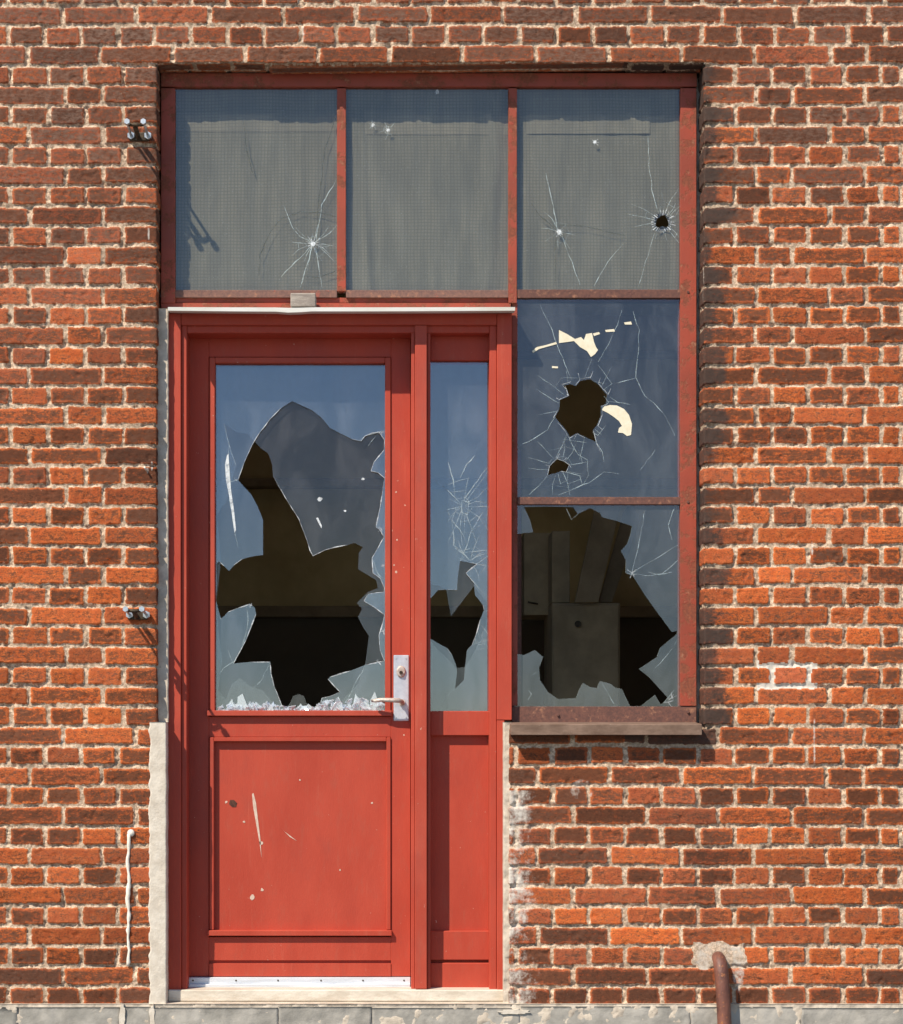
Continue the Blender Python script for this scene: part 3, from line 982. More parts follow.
for H in (HA, HB):
    for i in range(len(H)):
        (x0, y0), (x1, y1) = H[i], H[(i + 1) % len(H)]
        cx = sum(p[0] for p in H) / len(H); cy = sum(p[1] for p in H) / len(H)
        o = lambda x, y, k: (x + (x - cx) / 25 * k, y + (y - cy) / 25 * k)
        if random.random() < .75:
            k = random.uniform(.6, 1.8)
            ribbon(bm, [o(x0, y0, k), o(x1, y1, k)], random.uniform(.9, 2.0), CD, jit=.5)
        if random.random() < .5:
            k = random.uniform(3, 8)
            ribbon(bm, [o(x0, y0, 1), o(x0 + random.uniform(-3, 3), y0 + random.uniform(-3, 3), k)], 1.2, CD, jit=.5)
obj('chipped_edge', bm, M['chipped'], p4)
bm = bmesh.new()
SD = CD - .0012
prism(bm, [(559, 330), (567, 334), (575, 339), (581, 337), (584, 340), (586, 334), (592, 333), (594, 342), (596, 347), (598, 350), (595, 354), (591, 357), (587, 351), (580, 347), (574, 341), (567, 342), (559, 343)], SD, CD)
prism(bm, [(532, 351), (537, 347), (546, 345), (556, 342), (557, 344), (546, 347), (539, 349), (533, 353)], SD, CD)
prism(bm, [(593, 333.5), (599, 332), (600, 334), (594, 336)], SD, CD)
prism(bm, [(605, 330), (614, 329), (615, 331.5), (606, 332)], SD, CD)
prism(bm, [(624, 322.5), (631, 321.5), (632, 324.5), (625, 324.5)], SD, CD)
prism(bm, [(552, 366), (558, 366.5), (558, 368.3), (552, 368)], SD, CD)
prism(bm, [(602, 410), (604, 406.5), (610, 405), (617, 405.5), (624, 409), (629, 415), (632, 424), (631, 435), (627, 436), (623, 433), (618, 432.5), (619, 428), (622, 426), (619, 421), (614, 417), (608, 413)], SD, CD)
obj('sticker_scrap', bm, M['sticker'], p4)

H5 = [(524, 507), (545, 506.5), (573, 507), (578, 514), (590, 508), (600, 513), (602, 517), (617, 521), (632, 526), (630, 536), (627, 544), (621, 551), (626, 560), (625.5, 573), (633, 576),
      (645, 595), (657, 612), (672, 632), (677, 631), (677, 634), (660, 648), (657, 657), (639, 669), (650, 678), (668, 698), (661, 705), (655, 695), (641, 706), (630, 706), (625, 696), (622, 689), (615, 687.5),
      (611, 684), (600, 681), (597, 688), (590, 687), (583, 683), (579, 690), (576, 698), (558, 699), (548, 692), (540, 680), (539, 668), (543, 657), (535, 650), (524, 655), (517.5, 654), (517.5, 534), (533, 532), (530, 520)]
p5 = pane(win, (515, 502, 683, 709), GD, M['glass_win'], holes=[H5], label='lower right pane almost wholly broken out with jagged glass left at the edges')
cracks(p5, [[(632, 573), (660, 556), (678, 545)], [(626, 573), (650, 576), (672, 572)], [(632, 572), (640, 540), (645, 510)], [(676, 505), (668, 525), (672, 540)],
            [(531, 676), (537, 672)], [(528, 690), (532, 694), (528, 700)], [(677, 640), (668, 655), (655, 668)], [(674, 690), (664, 703)], [(602, 683), (612, 700), (616, 707)], [(566, 508), (572, 520), (578, 514)],
            [(678, 560), (660, 575), (648, 572)]], CD, .8)
bm = bmesh.new()
for x, y in ((632, 573), (668, 702), (672, 698)):
    for q in range(7):
        a = random.uniform(0, 6.28); l = random.uniform(2, 6)
        ribbon(bm, [(x, y), (x + math.cos(a) * l, y + math.sin(a) * l)], 1.0, CD - .0003, jit=.2)
obj('chipped_edge', bm, M['chipped'], p5)

# ------------------------------------------------------------------ door frame with sidelight
fr = thing('door_frame', P(338, 1002, .1), 'red wooden door frame with narrow broken sidelight on the right', 'door frame')
DF = .055
bm = bmesh.new(); pbox(bm, 167.5, 313, 181, 990, DF, .2, .002); pbox(bm, 181.3, 325, 187, 990, DF + .012, .2, .0025); obj('jamb', bm, M['paint'], fr)
bm = bmesh.new(); pbox(bm, 497, 313, 512, 720, DF, .2, .002); pbox(bm, 497, 720.2, 504.5, 990, DF + .0015, .2, .002); pbox(bm, 489.5, 325, 496.8, 990, DF + .012, .2, .0025); obj('jamb', bm, M['paint'], fr)
bm = bmesh.new(); pbox(bm, 181.2, 313, 496.8, 325, DF + .001, .2, .002); pbox(bm, 187, 325, 489.5, 333, DF + .016, .2, .002); obj('head_rail', bm, M['paint'], fr)
bm = bmesh.new(); pbox(bm, 415, 325.2, 427, 989, DF, .2, .002); pbox(bm, 411.2, 333, 414.8, 989, DF + .018, .2, .0015); pbox(bm, 427.2, 333, 430.5, 989, DF + .02, .2, .0015); obj('mullion', bm, M['paint_worn'], fr)
# white drip board, a touch bowed
bm = bmesh.new()
xs = list(range(168, 516, 12)) + [515]
rows = []
for x in xs:
    b_ = 1.2 * math.sin((x - 168) / 347 * math.pi) * (1 if x < 300 else .6) + (0.9 if 285 < x < 310 else 0)
    f0 = P(x, 307.2 + b_ * .4, -.012); f1 = P(x, 310.6 + b_, -.012)
    rows.append([bm.verts.new((f0.x, -.014, f0.z)), bm.verts.new((f1.x, -.012, f1.z)), bm.verts.new((f1.x, DF + .01, f1.z + .009)), bm.verts.new((f0.x, FD + .003, f0.z + .011))])
for i in range(len(rows) - 1):
    for k in range(4):
        bm.faces.new((rows[i][k], rows[i + 1][k], rows[i + 1][(k + 1) % 4], rows[i][(k + 1) % 4]))
bm.faces.new(rows[0][::-1]); bm.faces.new(rows[-1])
bmesh.ops.recalc_face_normals(bm, faces=bm.faces)
obj('drip_board', bm, M['white_board'], fr)
bm = bmesh.new(); pbox(bm, 290.5, 293, 315.5, 306.5, -.012, .08, .002); obj('wooden_block', bm, M['grey_wood'], fr, label='small grey wooden block nailed above the drip board')
# threshold
bm = bmesh.new(); pbox(bm, 168, 990, 504, 1001.5, .042, .24, .003); obj('threshold', bm, M['threshold'], fr)
bm = bmesh.new()
a = P(150, 1006, .0); b = P(512, 1002.5, .0)
rough_slab(bm, X(150), X(512), -.012, .2, Z(1010), Z(1003.4), .008, .003, .01, .01, 23)
obj('mortar_bed', bm, M['cement'], fr)
# sidelight woodwork
SL = .120
bm = bmesh.new(); pbox(bm, 430.5, 333, 489.5, 360.5, SL, .2, .002); obj('sidelight_rail', bm, M['paint'], fr)
bm = bmesh.new(); pbox(bm, 430.5, 711, 489.5, 735.5, SL, .2, .002); obj('sidelight_rail', bm, M['paint'], fr)
bm = bmesh.new(); pbox(bm, 430.5, 931, 489.5, 960, SL + .001, .2, .002); pbox(bm, 430.5, 963, 489.5, 988, SL - .004, .2, .002); obj('sidelight_rail', bm, M['paint'], fr)
bm = bmesh.new(); pbox(bm, 429, 733, 491, 964, SL + .024, .2, .001); obj('sidelight_panel', bm, M['paint'], fr)
HS_out = [(460, 561), (469, 562.5), (477, 564), (466, 573), (474, 583), (475, 595), (483, 605), (484, 610), (480, 620), (476, 635), (472, 645), (467, 650), (465, 667), (464, 680), (455, 689), (457, 672),
          (456, 665), (452, 655), (447, 648), (441, 645), (438, 643), (429.4, 638), (429.4, 600), (438, 590), (448, 589.5), (457, 590), (458, 575)]
HS_in = [(429.6, 640), (429.6, 584), (440, 586), (446, 590), (451, 616), (474, 586), (488, 604), (486, 625), (480, 640), (472, 656), (465, 667), (456, 668), (449, 660), (440, 652)]
HOLES.append(HS_out)
s1 = pane(fr, (428, 358, 492, 713), .138, M['glass_door'], holes=[HS_out], label='outer sidelight pane with jagged hole in its lower half')
s2 = pane(fr, (428, 358, 492, 713), .153, M['glass_inner'], holes=[HS_in], label='inner sidelight pane behind the first with a smaller hole')
sd_ = .1368
cracks(s1, [[(448, 462), (453, 480), (455, 498)], [(460, 478), (467, 464), (475, 455)], [(488, 467), (478, 480), (464, 500)], [(488, 487), (478, 497), (466, 503)],
            [(462, 500), (461, 512), (468, 515), (468, 502), (462, 500)], [(452, 520), (456, 510), (461, 508)], [(452, 520), (454, 545), (464, 553), (472, 530), (483, 512)], [(452, 520), (464, 535), (467, 545)],
            [(464, 553), (460, 561)], [(464, 553), (488, 550)], [(477, 564), (488, 556)], [(466, 573), (480, 590), (488, 598)], [(472, 645), (488, 640)], [(480, 622), (488, 634)], [(455, 689), (447, 696), (442, 702)],
            [(484, 612), (488, 610)], [(465, 515), (464, 535)], [(455, 548), (470, 560), (488, 553)]], sd_, 1.0)
web(s1, 463, 506, 36, sd_ + .0001, (431, 365, 488, 708), 12, 3, .7, .6)
web(s1, 470, 562, 24, sd_ + .0001, (431, 365, 488, 708), 9, 2, .7, .5)
web(s1, 480, 640, 16, sd_ + .0001, (431, 365, 488, 708), 7, 2, .7, .5)
bm = bmesh.new()
for i in range(len(HS_out)):
    if random.random() < .45:
        (x0, y0), (x1, y1) = HS_out[i], HS_out[(i + 1) % len(HS_out)]
        ribbon(bm, [(x0, y0), (x1, y1)], 1.0, sd_ - .0002, jit=.3)
obj('chipped_edge', bm, M['chipped'], s1)

# ------------------------------------------------------------------ door leaf
door = thing('door', P(299, 988, .17), 'closed red panelled wooden door with smashed double-glazed window', 'door')
LD = .155
bm = bmesh.new()
pbox(bm, 187.8, 334.5, 209, 976.5, LD, .21, .0018); pbox(bm, 391, 334.5, 410.6, 976.5, LD, .21, .0018)
pbox(bm, 209, 334.5, 391, 357, LD + .0008, .21, .001); pbox(bm, 209, 716.5, 391, 737, LD + .0008, .21, .001)
pbox(bm, 209, 937, 391, 960.5, LD + .0008, .21, .001); pbox(bm, 209, 963.5, 391, 976.5, LD - .003, .21, .001)
pbox(bm, 209, 960, 391, 964, LD + .01, .21, 0)
obj('leaf', bm, M['paint'], door)
bm = bmesh.new()
pbox(bm, 209.3, 357.2, 215, 711, LD - .006, .195, .002); pbox(bm, 385, 357.2, 390.8, 711, LD - .006, .195, .002); pbox(bm, 215, 357.2, 385, 363, LD - .005, .195, .002)
pbox(bm, 207, 710.5, 392, 716, LD - .019, .195, .002)
obj('glazing_bead', bm, M['paint_worn'], door)
bm = bmesh.new()
pbox(bm, 209.3, 737.3, 214, 930, LD - .007, .19, .002); pbox(bm, 386.5, 737.3, 390.8, 930, LD - .007, .19, .002); pbox(bm, 214, 737.3, 386.5, 741.5, LD - .007, .19, .002)
pbox(bm, 207, 930.5, 392, 936, LD - .018, .19, .002)
obj('panel_moulding', bm, M['paint'], door)
bm = bmesh.new(); pbox(bm, 212, 739, 389, 934, LD + .014, .2, .001); pn = obj('panel', bm, M['paint'], door)
bm = bmesh.new()
pd = LD + .0137
prism(bm, [(252, 794), (253.5, 793), (256, 803), (258, 820), (260.3, 838), (261.6, 858), (260, 846), (257.6, 832), (255.4, 820), (253, 806)], pd - .0006, pd)
prism(bm, [(281, 828), (284, 831), (297, 841), (290, 837)], pd - .0006, pd)
for (x, y, r) in ((261, 843, 2.2), (252, 897, 2.6), (262, 890, 1.7), (244, 822, 1.2), (226, 802, 1.5), (300, 780, .9), (340, 870, 1.0), (372, 803, 1.2)):
    prism(bm, [(x + math.cos(q) * r * random.uniform(.6, 1.3), y + math.sin(q) * r * random.uniform(.6, 1.3)) for q in [2 * math.pi * k / 8 for k in range(8)]], pd - .0006, pd)
obj('scratch', bm, M['scratch'], pn)
bm = bmesh.new()
prism(bm, [(230, 800), (234, 800), (237, 803), (236, 807), (232, 807), (229, 804)], pd - .0009, pd)
obj('gouge', bm, M['hole'], pn)
bm = bmesh.new()
for (x, y, r) in ((396, 492, .9), (397, 540, .9), (396, 572, 1.2), (394, 565, .8), (404, 735, .8)):
    dd = LD - .0004
    prism(bm, [(x + math.cos(q) * r * random.uniform(.6, 1.3), y + math.sin(q) * r * random.uniform(.6, 1.3)) for q in [2 * math.pi * k / 8 for k in range(8)]], dd, LD + .001)
obj('paint_chip', bm, M['scratch'], door)
bm = bmesh.new(); pbox(bm, 187, 977.5, 410.5, 984, LD - .016, .2, .0015); pbox(bm, 187, 984.2, 410.5, 988.5, LD - .03, .2, .0015)
ks = obj('weather_strip', bm, M['alu'], door, label='bright aluminium weather strip along the bottom of the door')
bm = bmesh.new()
for x in (193, 236, 278, 321, 363, 404):
    tube(bm, [P(x, 980.5, LD - .015), P(x, 980.5, LD - .0175)], .003, 8)
obj('screw', bm, M['dark_iron'], ks)

OUT = [(292, 401), (281, 408), (270, 419), (260, 432), (252, 445), (244, 463), (238, 480), (245, 488), (251, 494), (258, 507), (263, 520), (263, 555), (254, 556), (242, 559), (234, 565), (229, 571), (224, 566), (219, 561),
       (216.5, 564), (217, 585), (216, 600), (219, 612), (221, 619), (228, 612), (238, 608), (250, 604), (255, 608), (256, 614), (246, 640), (233.5, 663.5), (250, 662), (270, 662), (271, 674), (274, 686), (282, 706),
       (290, 709), (308, 709), (320, 705), (322, 698), (331, 696), (340, 692), (328, 679), (330, 677), (350, 671), (365, 665), (384.5, 661), (380, 650), (379, 635), (383, 622), (384.5, 615), (374, 607), (364, 601), (368, 594),
       (384, 592), (384.5, 588), (380, 578), (373, 573), (372, 558), (378, 548), (384, 537), (380, 530), (376, 527), (380, 508), (382, 495), (384.5, 478), (378, 472.5), (371, 471), (374, 462), (384, 450), (384.5, 440),
       (379, 432), (372, 433), (365, 436), (361, 441), (352, 439), (342, 434), (330, 428), (322, 418), (312, 410)]
INN = [(256, 443), (262, 449), (268, 453), (272, 464), (273, 476), (279, 487), (285, 497), (292, 507), (299, 519), (305, 535), (310, 550), (313, 556), (325, 550), (335, 547), (347, 545), (355, 543), (363, 547), (359, 553), (358, 569),
       (368, 575), (376, 580), (378, 588), (368, 592), (357, 603), (362, 609), (358, 617), (363, 627), (369, 636), (367, 652), (365, 665), (358, 684), (345, 697), (338, 706), (318, 706), (309, 707), (306, 702), (304, 696), (299, 694), (293, 696), (290, 703), (287, 707),
       (276, 706), (268, 697), (262, 690), (250, 686), (240, 678), (232, 684), (226, 700), (218, 690), (222, 660), (218, 630), (216.5, 600), (221, 560), (219, 535), (216.5, 515), (226, 502), (236, 465), (229, 443), (224, 423), (236, 432), (248, 434)]
d1 = pane(door, (210, 358, 390, 712), .172, M['glass_door'], holes=[OUT], label='outer door pane with a large jagged hole')
d2 = pane(door, (210, 358, 390, 712), .188, M['glass_inner'], holes=[INN], label='dusty inner door pane broken lower than the outer one')
cd = .1708
cracks(d1, [[(229, 445), (226, 470), (230, 500), (233, 520), (238, 548)], [(238, 480), (226, 482)], [(224, 423), (230, 448), (236, 465)], [(246, 605), (248, 620), (246, 632), (241, 650)], [(214, 680), (224, 668), (236, 660)],
            [(358, 441), (366, 436), (379, 432)], [(382, 430), (376, 436), (368, 446)], [(233.5, 663.5), (228, 650)], [(270, 662), (262, 680), (250, 690)], [(372, 558), (378, 575), (384, 580)], [(365, 665), (352, 690), (345, 703)]], cd, .9)
bm = bmesh.new()
prism(bm, [(227, 455), (228.5, 454), (229.5, 470), (231, 490), (234, 510), (236, 530), (234.5, 533), (232, 515), (229.5, 498), (226, 480), (225, 465)], cd - .0006, cd)
for i in range(len(OUT)):
    (x0, y0), (x1, y1) = OUT[i], OUT[(i + 1) % len(OUT)]
    if x0 > 355 or (y0 > 550 and random.random() < .55) or (x0 < 292 and y0 < 480 and i < 7):
        ribbon(bm, [(x0, y0), (x1, y1)], .9 if i < 7 else 1.3, cd - .0002, jit=.2)
for x, y, r in ((381, 432, 5), (382, 530, 4), (384, 632, 4), (378, 662, 4), (250, 606, 3), (236, 480, 2), (383, 566, 3)):
    for q in range(8):
        a = random.uniform(0, 6.28); l = r * random.uniform(.4, 1.2)
        ribbon(bm, [(x, y), (min(384.5, x + math.cos(a) * l), y + math.sin(a) * l)], 1.1, cd - .0002, jit=.3)
obj('chipped_edge', bm, M['chipped'], d1)
# marks on the inner pane
bm = bmesh.new()
cdi = .1868
prism(bm, [(316, 518), (318, 517.5), (322, 526), (321.5, 528.5), (319, 524)], cdi - .0006, cdi)
for (x, y, r) in ((363, 479, 1.6), (320, 499, 2.6), (345, 511, 1.3)):
    prism(bm, [(x + math.cos(q) * r * random.uniform(.6, 1.3), y + math.sin(q) * r * random.uniform(.5, 1.0)) for q in [2 * math.pi * k / 9 for k in range(9)]], cdi - .0006, cdi)
ribbon(bm, [(305, 535), (310, 550), (313, 556), (325, 550), (335, 547), (347, 545)], 1.0, cdi, jit=.2)
ribbon(bm, [(273, 476), (285, 497), (299, 519), (305, 535)], .7, cdi, jit=.2)
obj('chipped_edge', bm, M['chipped'], d2)

# handle set
hx, hy = 401.5, 688
bm = bmesh.new()
a = P(393.5, 721, LD - .004); b = P(409, 655, LD - .004)
box(bm, a.x, b.x, LD - .0045, LD + .001, a.z, b.z, .004, 3)
hp = obj('handle_plate', bm, M['handle'], door, label='long pale metal plate with lock cylinder and lever')
bm = bmesh.new()
for x, y in ((396, 658.5), (406, 658.5), (396, 717.5), (406, 717.5)): tube(bm, [P(x, y, LD - .004), P(x, y, LD - .0058)], .0028, 10)
obj('screw', bm, M['zinc'], hp)
bm = bmesh.new(); tube(bm, [P(401, 671.5, LD - .004), P(401, 671.5, LD - .010), P(401, 671.5, LD - .013)], [.0155, .0155, .012], 20)
for v in bm.verts: v.co.z = P(401, 671.5, LD).z + (v.co.z - P(401, 671.5, LD).z) * 1.3
obj('lock_rosette', bm, M['handle_rust'], hp)
bm = bmesh.new(); tube(bm, [P(401, 672.5, LD - .012), P(401, 672.5, LD - .018)], .006, 12)
obj('lock_cylinder', bm, M['dark_iron'], hp)
bm = bmesh.new()
c0 = P(402, 702.5, LD - .004)
tube(bm, [c0, c0 + Vector((0, -.012, 0))], .011, 14)
obj('rosette', bm, M['handle_rust'], hp)
bm = bmesh.new()
e = P(372, 700.5, LD - .05)
pts = [c0, c0 + Vector((0, -.022, 0)), c0 + Vector((-.002, -.040, .002)), c0 + Vector((-.009, -.050, .005)), c0 + Vector((-.03, -.052, .006)), Vector((e.x + .03, LD - .056, e.z + .002)), Vector((e.x + .01, LD - .05, e.z)), Vector((e.x, LD - .042, e.z))]
tube(bm, pts, [.0075, .0075, .0078, .008, .0078, .007, .0062, .005], 12)
obj('lever', bm, M['handle_rust'], hp)

# broken glass lying along the bottom bead
bm = bmesh.new()
def shard(c, s):
    n_ = random.choice((3, 3, 4))
    q = Matrix.Rotation(random.uniform(0, 6.28), 3, 'Z') @ Matrix.Rotation(random.uniform(-1.4, 1.4), 3, 'X') @ Matrix.Rotation(random.uniform(0, 6.28), 3, 'Y')
    a0 = random.uniform(0, 6.28)
    pts = [Vector((math.cos(a0 + 2 * math.pi * k / n_) * s * random.uniform(.5, 1.3), -.002, math.sin(a0 + 2 * math.pi * k / n_) * s * random.uniform(.4, 1))) for k in range(n_)]
    F = [bm.verts.new(c + q @ p) for p in pts]
    B = [bm.verts.new(c + q @ (p + Vector((0, .004, 0)))) for p in pts]
    bm.faces.new(F); bm.faces.new(B[::-1])
    for k in range(n_): bm.faces.new((F[k], B[k], B[(k + 1) % n_], F[(k + 1) % n_]))
for i in range(210):
    x = random.uniform(219, 384)
    env = 4 + 7 * math.exp(-((x - 362) / 26) ** 2) + 4 * math.exp(-((x - 328) / 12) ** 2) + 3 * math.exp(-((x - 250) / 25) ** 2)
    if 284 < x < 316: env *= .45
    y = 710 - random.random() ** 1.3 * env * 1.0
    d = random.uniform(LD + .001, .170)
    c = P(x, y, d)
    shard(c, random.choice((random.uniform(.003, .009), random.uniform(.008, .024))))
for (x, h_, w_) in ((231, 12, 9), (243, 17, 12), (256, 9, 10), (326, 9, 8), (338, 14, 10), (349, 9, 9), (356, 17, 9), (366, 12, 10), (374, 19, 9), (381, 12, 6), (300, 7, 8), (270, 8, 7)):
    dd = random.uniform(LD + .004, .166)
    prism(bm, [(x - w_ * .5, 710.5), (x - w_ * random.uniform(.1, .5), 710.5 - h_ * random.uniform(.4, .8)), (x + random.uniform(-2, 2), 710.5 - h_), (x + w_ * random.uniform(.2, .5), 710.5 - h_ * random.uniform(.3, .6)), (x + w_ * .5, 710.5)], dd, dd + .003)
g = obj('glass_shards', bm, M['shard'])
tag(g, 'heap of pale glass splinters lying along the bottom of the smashed door window', 'broken glass', kind='stuff')

# ------------------------------------------------------------------ brackets on the left of the opening
def bracket(loc, label, tilt):
    root = thing('wall_bracket', loc, label, 'bracket', 'bolted brackets beside the opening')
    bm = bmesh.new(); box(bm, -.034, .030, -.012, .002, -.016, .012, .003, 2)
    obj('base_plate', bm, M['dark_iron'], root, local=True)
    for s in (-1, 1):
        bm = bmesh.new()
        x = s * .028
        tube(bm, [(x, -.002, 0), (x, -.018, 0)], .0125, 6)
        tube(bm, [(x, -.016, 0), (x, -.022, 0)], .006, 10)
        obj('nut', bm, M['zinc'], root, local=True)
        bm = bmesh.new()
        tube(bm, [(x, -.015, 0), (x * .95, -.12, tilt)], .0045, 10)
        tube(bm, [(x * .95, -.112, tilt * .95), (x * .95, -.128, tilt * 1.03)], .0095, 6)
        obj('threaded_rod', bm, M['zinc'], root, local=True)
    bm = bmesh.new()
    tube(bm, [(-.025, -.1, tilt * .8), (.0, -.105, tilt * .5), (.024, -.1, tilt * .8)], .006, 10)
    tube(bm, [(-.004, -.01, -.006), (-.004, -.1, tilt * .6)], .008, 10)
    obj('clamp', bm, M['dark_iron'], root, local=True)
    return root


b1 = bracket((X(140), -.002, Z(137)), 'upper zinc bolt bracket on the bricks left of the netted window', .010)
b2 = copy_tree(b1)
b2.location = (X(138.5), -.002, Z(615)); b2.rotation_euler = (0, 0, 0)
b2['label'] = 'lower zinc bolt bracket on the bricks left of the red door'

# ------------------------------------------------------------------ white strip, pipe, nails
bm = bmesh.new()
pts = []
for i in range(34):
    y = 834 + i * (966 - 834) / 33
    pts.append(Vector((X(128.5 + 1.2 * math.sin(i * .7) * .5 + random.uniform(-.5, .5)), -.004 + random.uniform(-.002, .001), Z(y))))
tube(bm, pts, [.0058 * random.uniform(.6, 1.3) for _ in pts], 8)
tube(bm, [Vector((X(131), .0, Z(833))), Vector((X(131), -.010, Z(833)))], [.013, .010], 12)
for v_ in bm.verts: v_.co.y *= .7
o = obj('cable', bm, M['plaster_white'], smooth=True)
tag(o, 'short white painted cable running down the bricks left of the door', 'cable')
bm = bmesh.new()
px_, py_ = 720, 962
pr_ = .0235
pts = []
top = Vector((X(719), -.035, Z(966)))
pts += [Vector((X(718), .05, Z(957))), Vector((X(718), .0, Z(957.5))), Vector((X(718.3), -.018, Z(959))), Vector((X(718.8), -.032, Z(964))), Vector((X(719.5), -.042, Z(974))), Vector((X(720.5), -.046, Z(990))), Vector((X(722), -.05, Z(1024))), Vector((X(723), -.052, .0))]
tube(bm, pts, [.02, .021, .022, .0232, pr_, pr_, pr_, pr_], 20)
o = obj('pipe', bm, M['pipe'], smooth=True)
tag(o, 'rusty brown pipe bending out of the bricks at lower right', 'pipe')
for (x, y, l, lab) in ((147, 471, .02, 'white nail stub in the chipped bricks left of the door'), (786, 0, 0, None)):
    if lab:
        bm = bmesh.new(); tube(bm, [(X(x), .005, Z(y)), (X(x) - .006, -l, Z(y) + .01)], .003, 8)
        tag(obj('nail', bm, M['plaster_white']), lab, 'nail')

# ------------------------------------------------------------------ room behind
def plain(name, x0, x1, y0, y1, z0, z1, m):
    bm = bmesh.new(); box(bm, x0, x1, y0, y1, z0, z1, 0)
    return tag(obj(name, bm, m), kind='structure')


RB = 3.0
ZL = P(300, 617, RB).z
FL = Z0 + .01
CE = 4.1
plain('interior_floor', -2.5, 2.5, .28, RB + .1, FL - .15, FL, M['floor'])
plain('interior_ceiling', -2.5, 2.5, 1.6, RB + .1, CE, CE + .13, M['ceil'])
plain('interior_ceiling', -2.5, 2.5, .02, .25, CE, CE + .13, M['ceil'])  # gap between the slabs added to let sky light brighten the room
plain('interior_wall', -2.5, 2.5, RB, RB + .1, ZL, CE, M['wall_in'])
plain('interior_wall', -2.5, 2.5, RB - .01, RB + .09, FL, ZL - .001, M['dado'])
plain('interior_wall', -2.6, -2.5, .02, RB + .1, .1, CE + .1, M['wall_in'])
plain('interior_wall', 2.5, 2.6, .02, RB + .1, .1, CE + .1, M['wall_in'])


rail = bmesh.new(); box(rail, -2.49, 2.49, RB - .05, RB - .012, ZL - .004, ZL + .05, .004)
tag(obj('dado_rail', rail, M['board']), kind='structure')
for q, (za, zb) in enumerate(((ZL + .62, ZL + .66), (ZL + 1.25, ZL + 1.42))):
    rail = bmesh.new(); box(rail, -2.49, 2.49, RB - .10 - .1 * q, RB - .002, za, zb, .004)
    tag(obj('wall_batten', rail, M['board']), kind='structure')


def dbox(bm, px0, py0, px1, py1, d0, d1, bev=.002): pbox(bm, px0, py0, px1, py1, d0, d1, bev)


cup = thing('cupboard', P(585, 760, 1.6), 'tall dim olive cupboard seen through the lowest broken window pane', 'cupboard')
bm = bmesh.new(); a = P(552, 603, 1.6); b = P(620, 603, 1.6); box(bm, a.x, b.x, 1.6, 2.0, FL, a.z, .003); obj('cabinet', bm, M['cupboard'], cup)
bm = bmesh.new(); dbox(bm, 553.5, 605, 618.5, 780, 1.588, 1.6); cdr = obj('cupboard_door', bm, M['cupboard'], cup)
bm = bmesh.new(); tube(bm, [P(578, 624, 1.588), P(578, 624, 1.57)], .014, 12); obj('knob', bm, M['dark_iron'], cdr)
bm = bmesh.new(); dbox(bm, 552, 531, 570, 602.5, 1.61, 1.9); obj('upper_post', bm, M['cupboard'], cup)
shelf = thing('wall_cabinet', P(535, 617, 1.9), 'dim brown wall cabinet left of the cupboard inside the room', 'cabinet')
bm = bmesh.new(); dbox(bm, 524, 533, 551, 615, 1.8, 2.1); obj('cabinet', bm, M['cupboard'], shelf)
bm = bmesh.new(); tube(bm, [P(528, 602, 1.79), P(538, 604, 1.79)], .004, 8); obj('handle', bm, M['dark_iron'], shelf)
bm = bmesh.new()
q = [(570, 602), (592, 510), (560, 505), (620, 505), (632, 520), (596, 602)]
prism(bm, [(575, 602), (597, 500), (622, 500), (598, 602)], 1.55, 1.58)
prism(bm, [(599, 602), (624, 512), (632, 500), (640, 520), (612, 602)], 1.66, 1.69)
tag(obj('leaning_board', bm, M['board']), 'dark brown board leaning above the cupboard inside the room', 'board')
bm = bmesh.new(); a = P(514, 533, .45); b = P(521.5, 533, .45); box(bm, a.x, b.x, .45, .5, FL, P(515, 450, .45).z, .002)
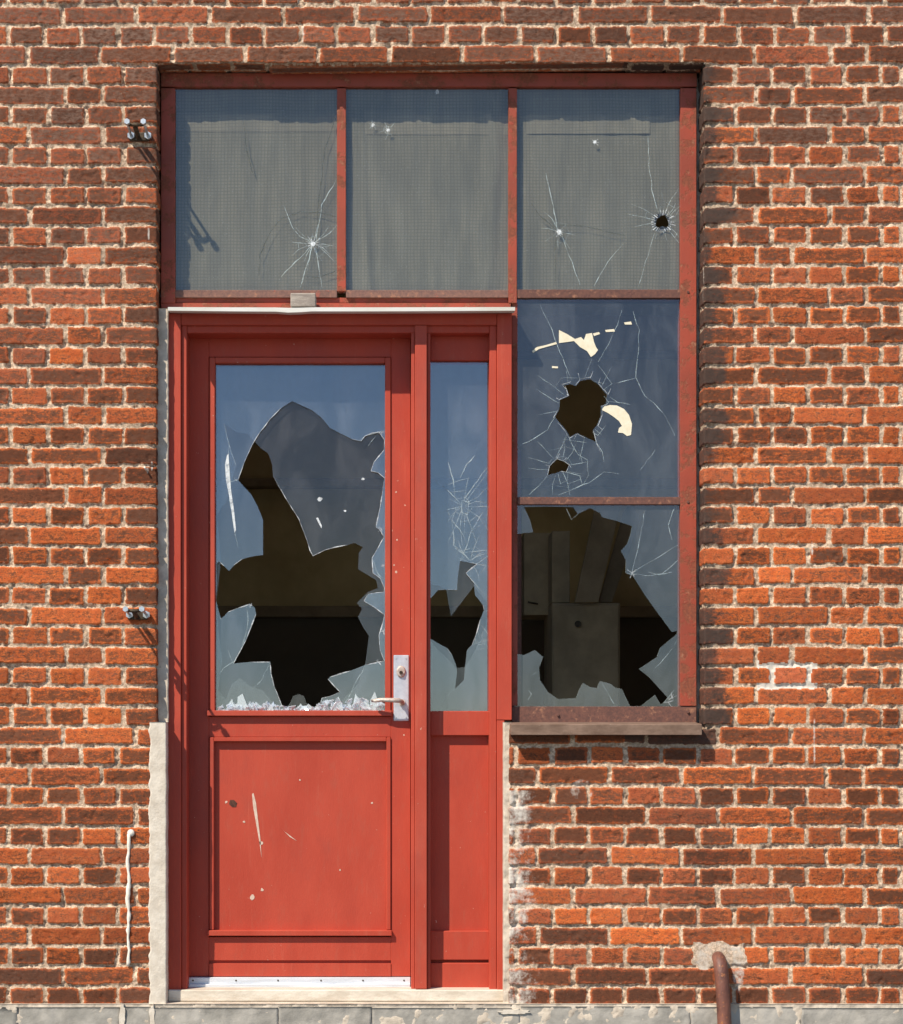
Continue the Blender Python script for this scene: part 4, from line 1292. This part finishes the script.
tag(obj('wooden_post', bm, M['rusty_brown']), 'thin reddish post just inside the lowest broken pane', 'post')

# ------------------------------------------------------------------ ground
bm = bmesh.new()
g_ = [bm.verts.new((x, y, 0)) for x, y in ((-600, -1500), (600, -1500), (400, 40), (-400, 40))]
bm.faces.new(g_)
tag(obj('ground', bm, M['ground']), kind='structure')

# ------------------------------------------------------------------ light
sund = Vector((.90, 1.0, -1.45)).normalized()      # the way the sunlight travels
to_sun = -sund
el = math.asin(to_sun.z); rot = math.atan2(to_sun.x, to_sun.y)
L = bpy.data.lights.new('sun', 'SUN'); L.energy = 4.9; L.angle = math.radians(.5); L.color = (1, .90, .76)
lo = link(bpy.data.objects.new('sun', L)); lo.rotation_euler = sund.to_track_quat('-Z', 'Y').to_euler(); lo.location = (-6, -7, 10)
w = bpy.data.worlds.new('World'); sc.world = w; w.use_nodes = True
nt = w.node_tree; nt.nodes.clear()
sky = nt.nodes.new('ShaderNodeTexSky'); sky.sky_type = 'NISHITA'; sky.sun_disc = False
sky.sun_elevation = el; sky.sun_rotation = rot; sky.air_density = 1.0; sky.dust_density = 0.0; sky.ozone_density = 2.5
bg = nt.nodes.new('ShaderNodeBackground'); bg.inputs[1].default_value = .115
wo = nt.nodes.new('ShaderNodeOutputWorld')
nt.links.new(sky.outputs[0], bg.inputs[0]); nt.links.new(bg.outputs[0], wo.inputs[0])

# ------------------------------------------------------------------ camera
cam = bpy.data.cameras.new('camera'); co = link(bpy.data.objects.new('camera', cam))
co.location = (CX, -DIST, CZ); co.rotation_euler = (math.radians(90), 0, 0)
cam.sensor_fit = 'VERTICAL'; cam.sensor_height = 24; cam.lens = 24 * DIST / (1024 * S)
cam.shift_x = (451.5 - HX) / 1024; cam.shift_y = (HY - 512) / 1024
cam.clip_end = 2000; cam.clip_start = .05
sc.camera = co
sc.view_settings.view_transform = 'Standard'; sc.view_settings.look = 'None'; sc.view_settings.gamma = 1
sc.view_settings.exposure = .35
sc.cycles.transparent_max_bounces = 16
sc.cycles.max_bounces = 10
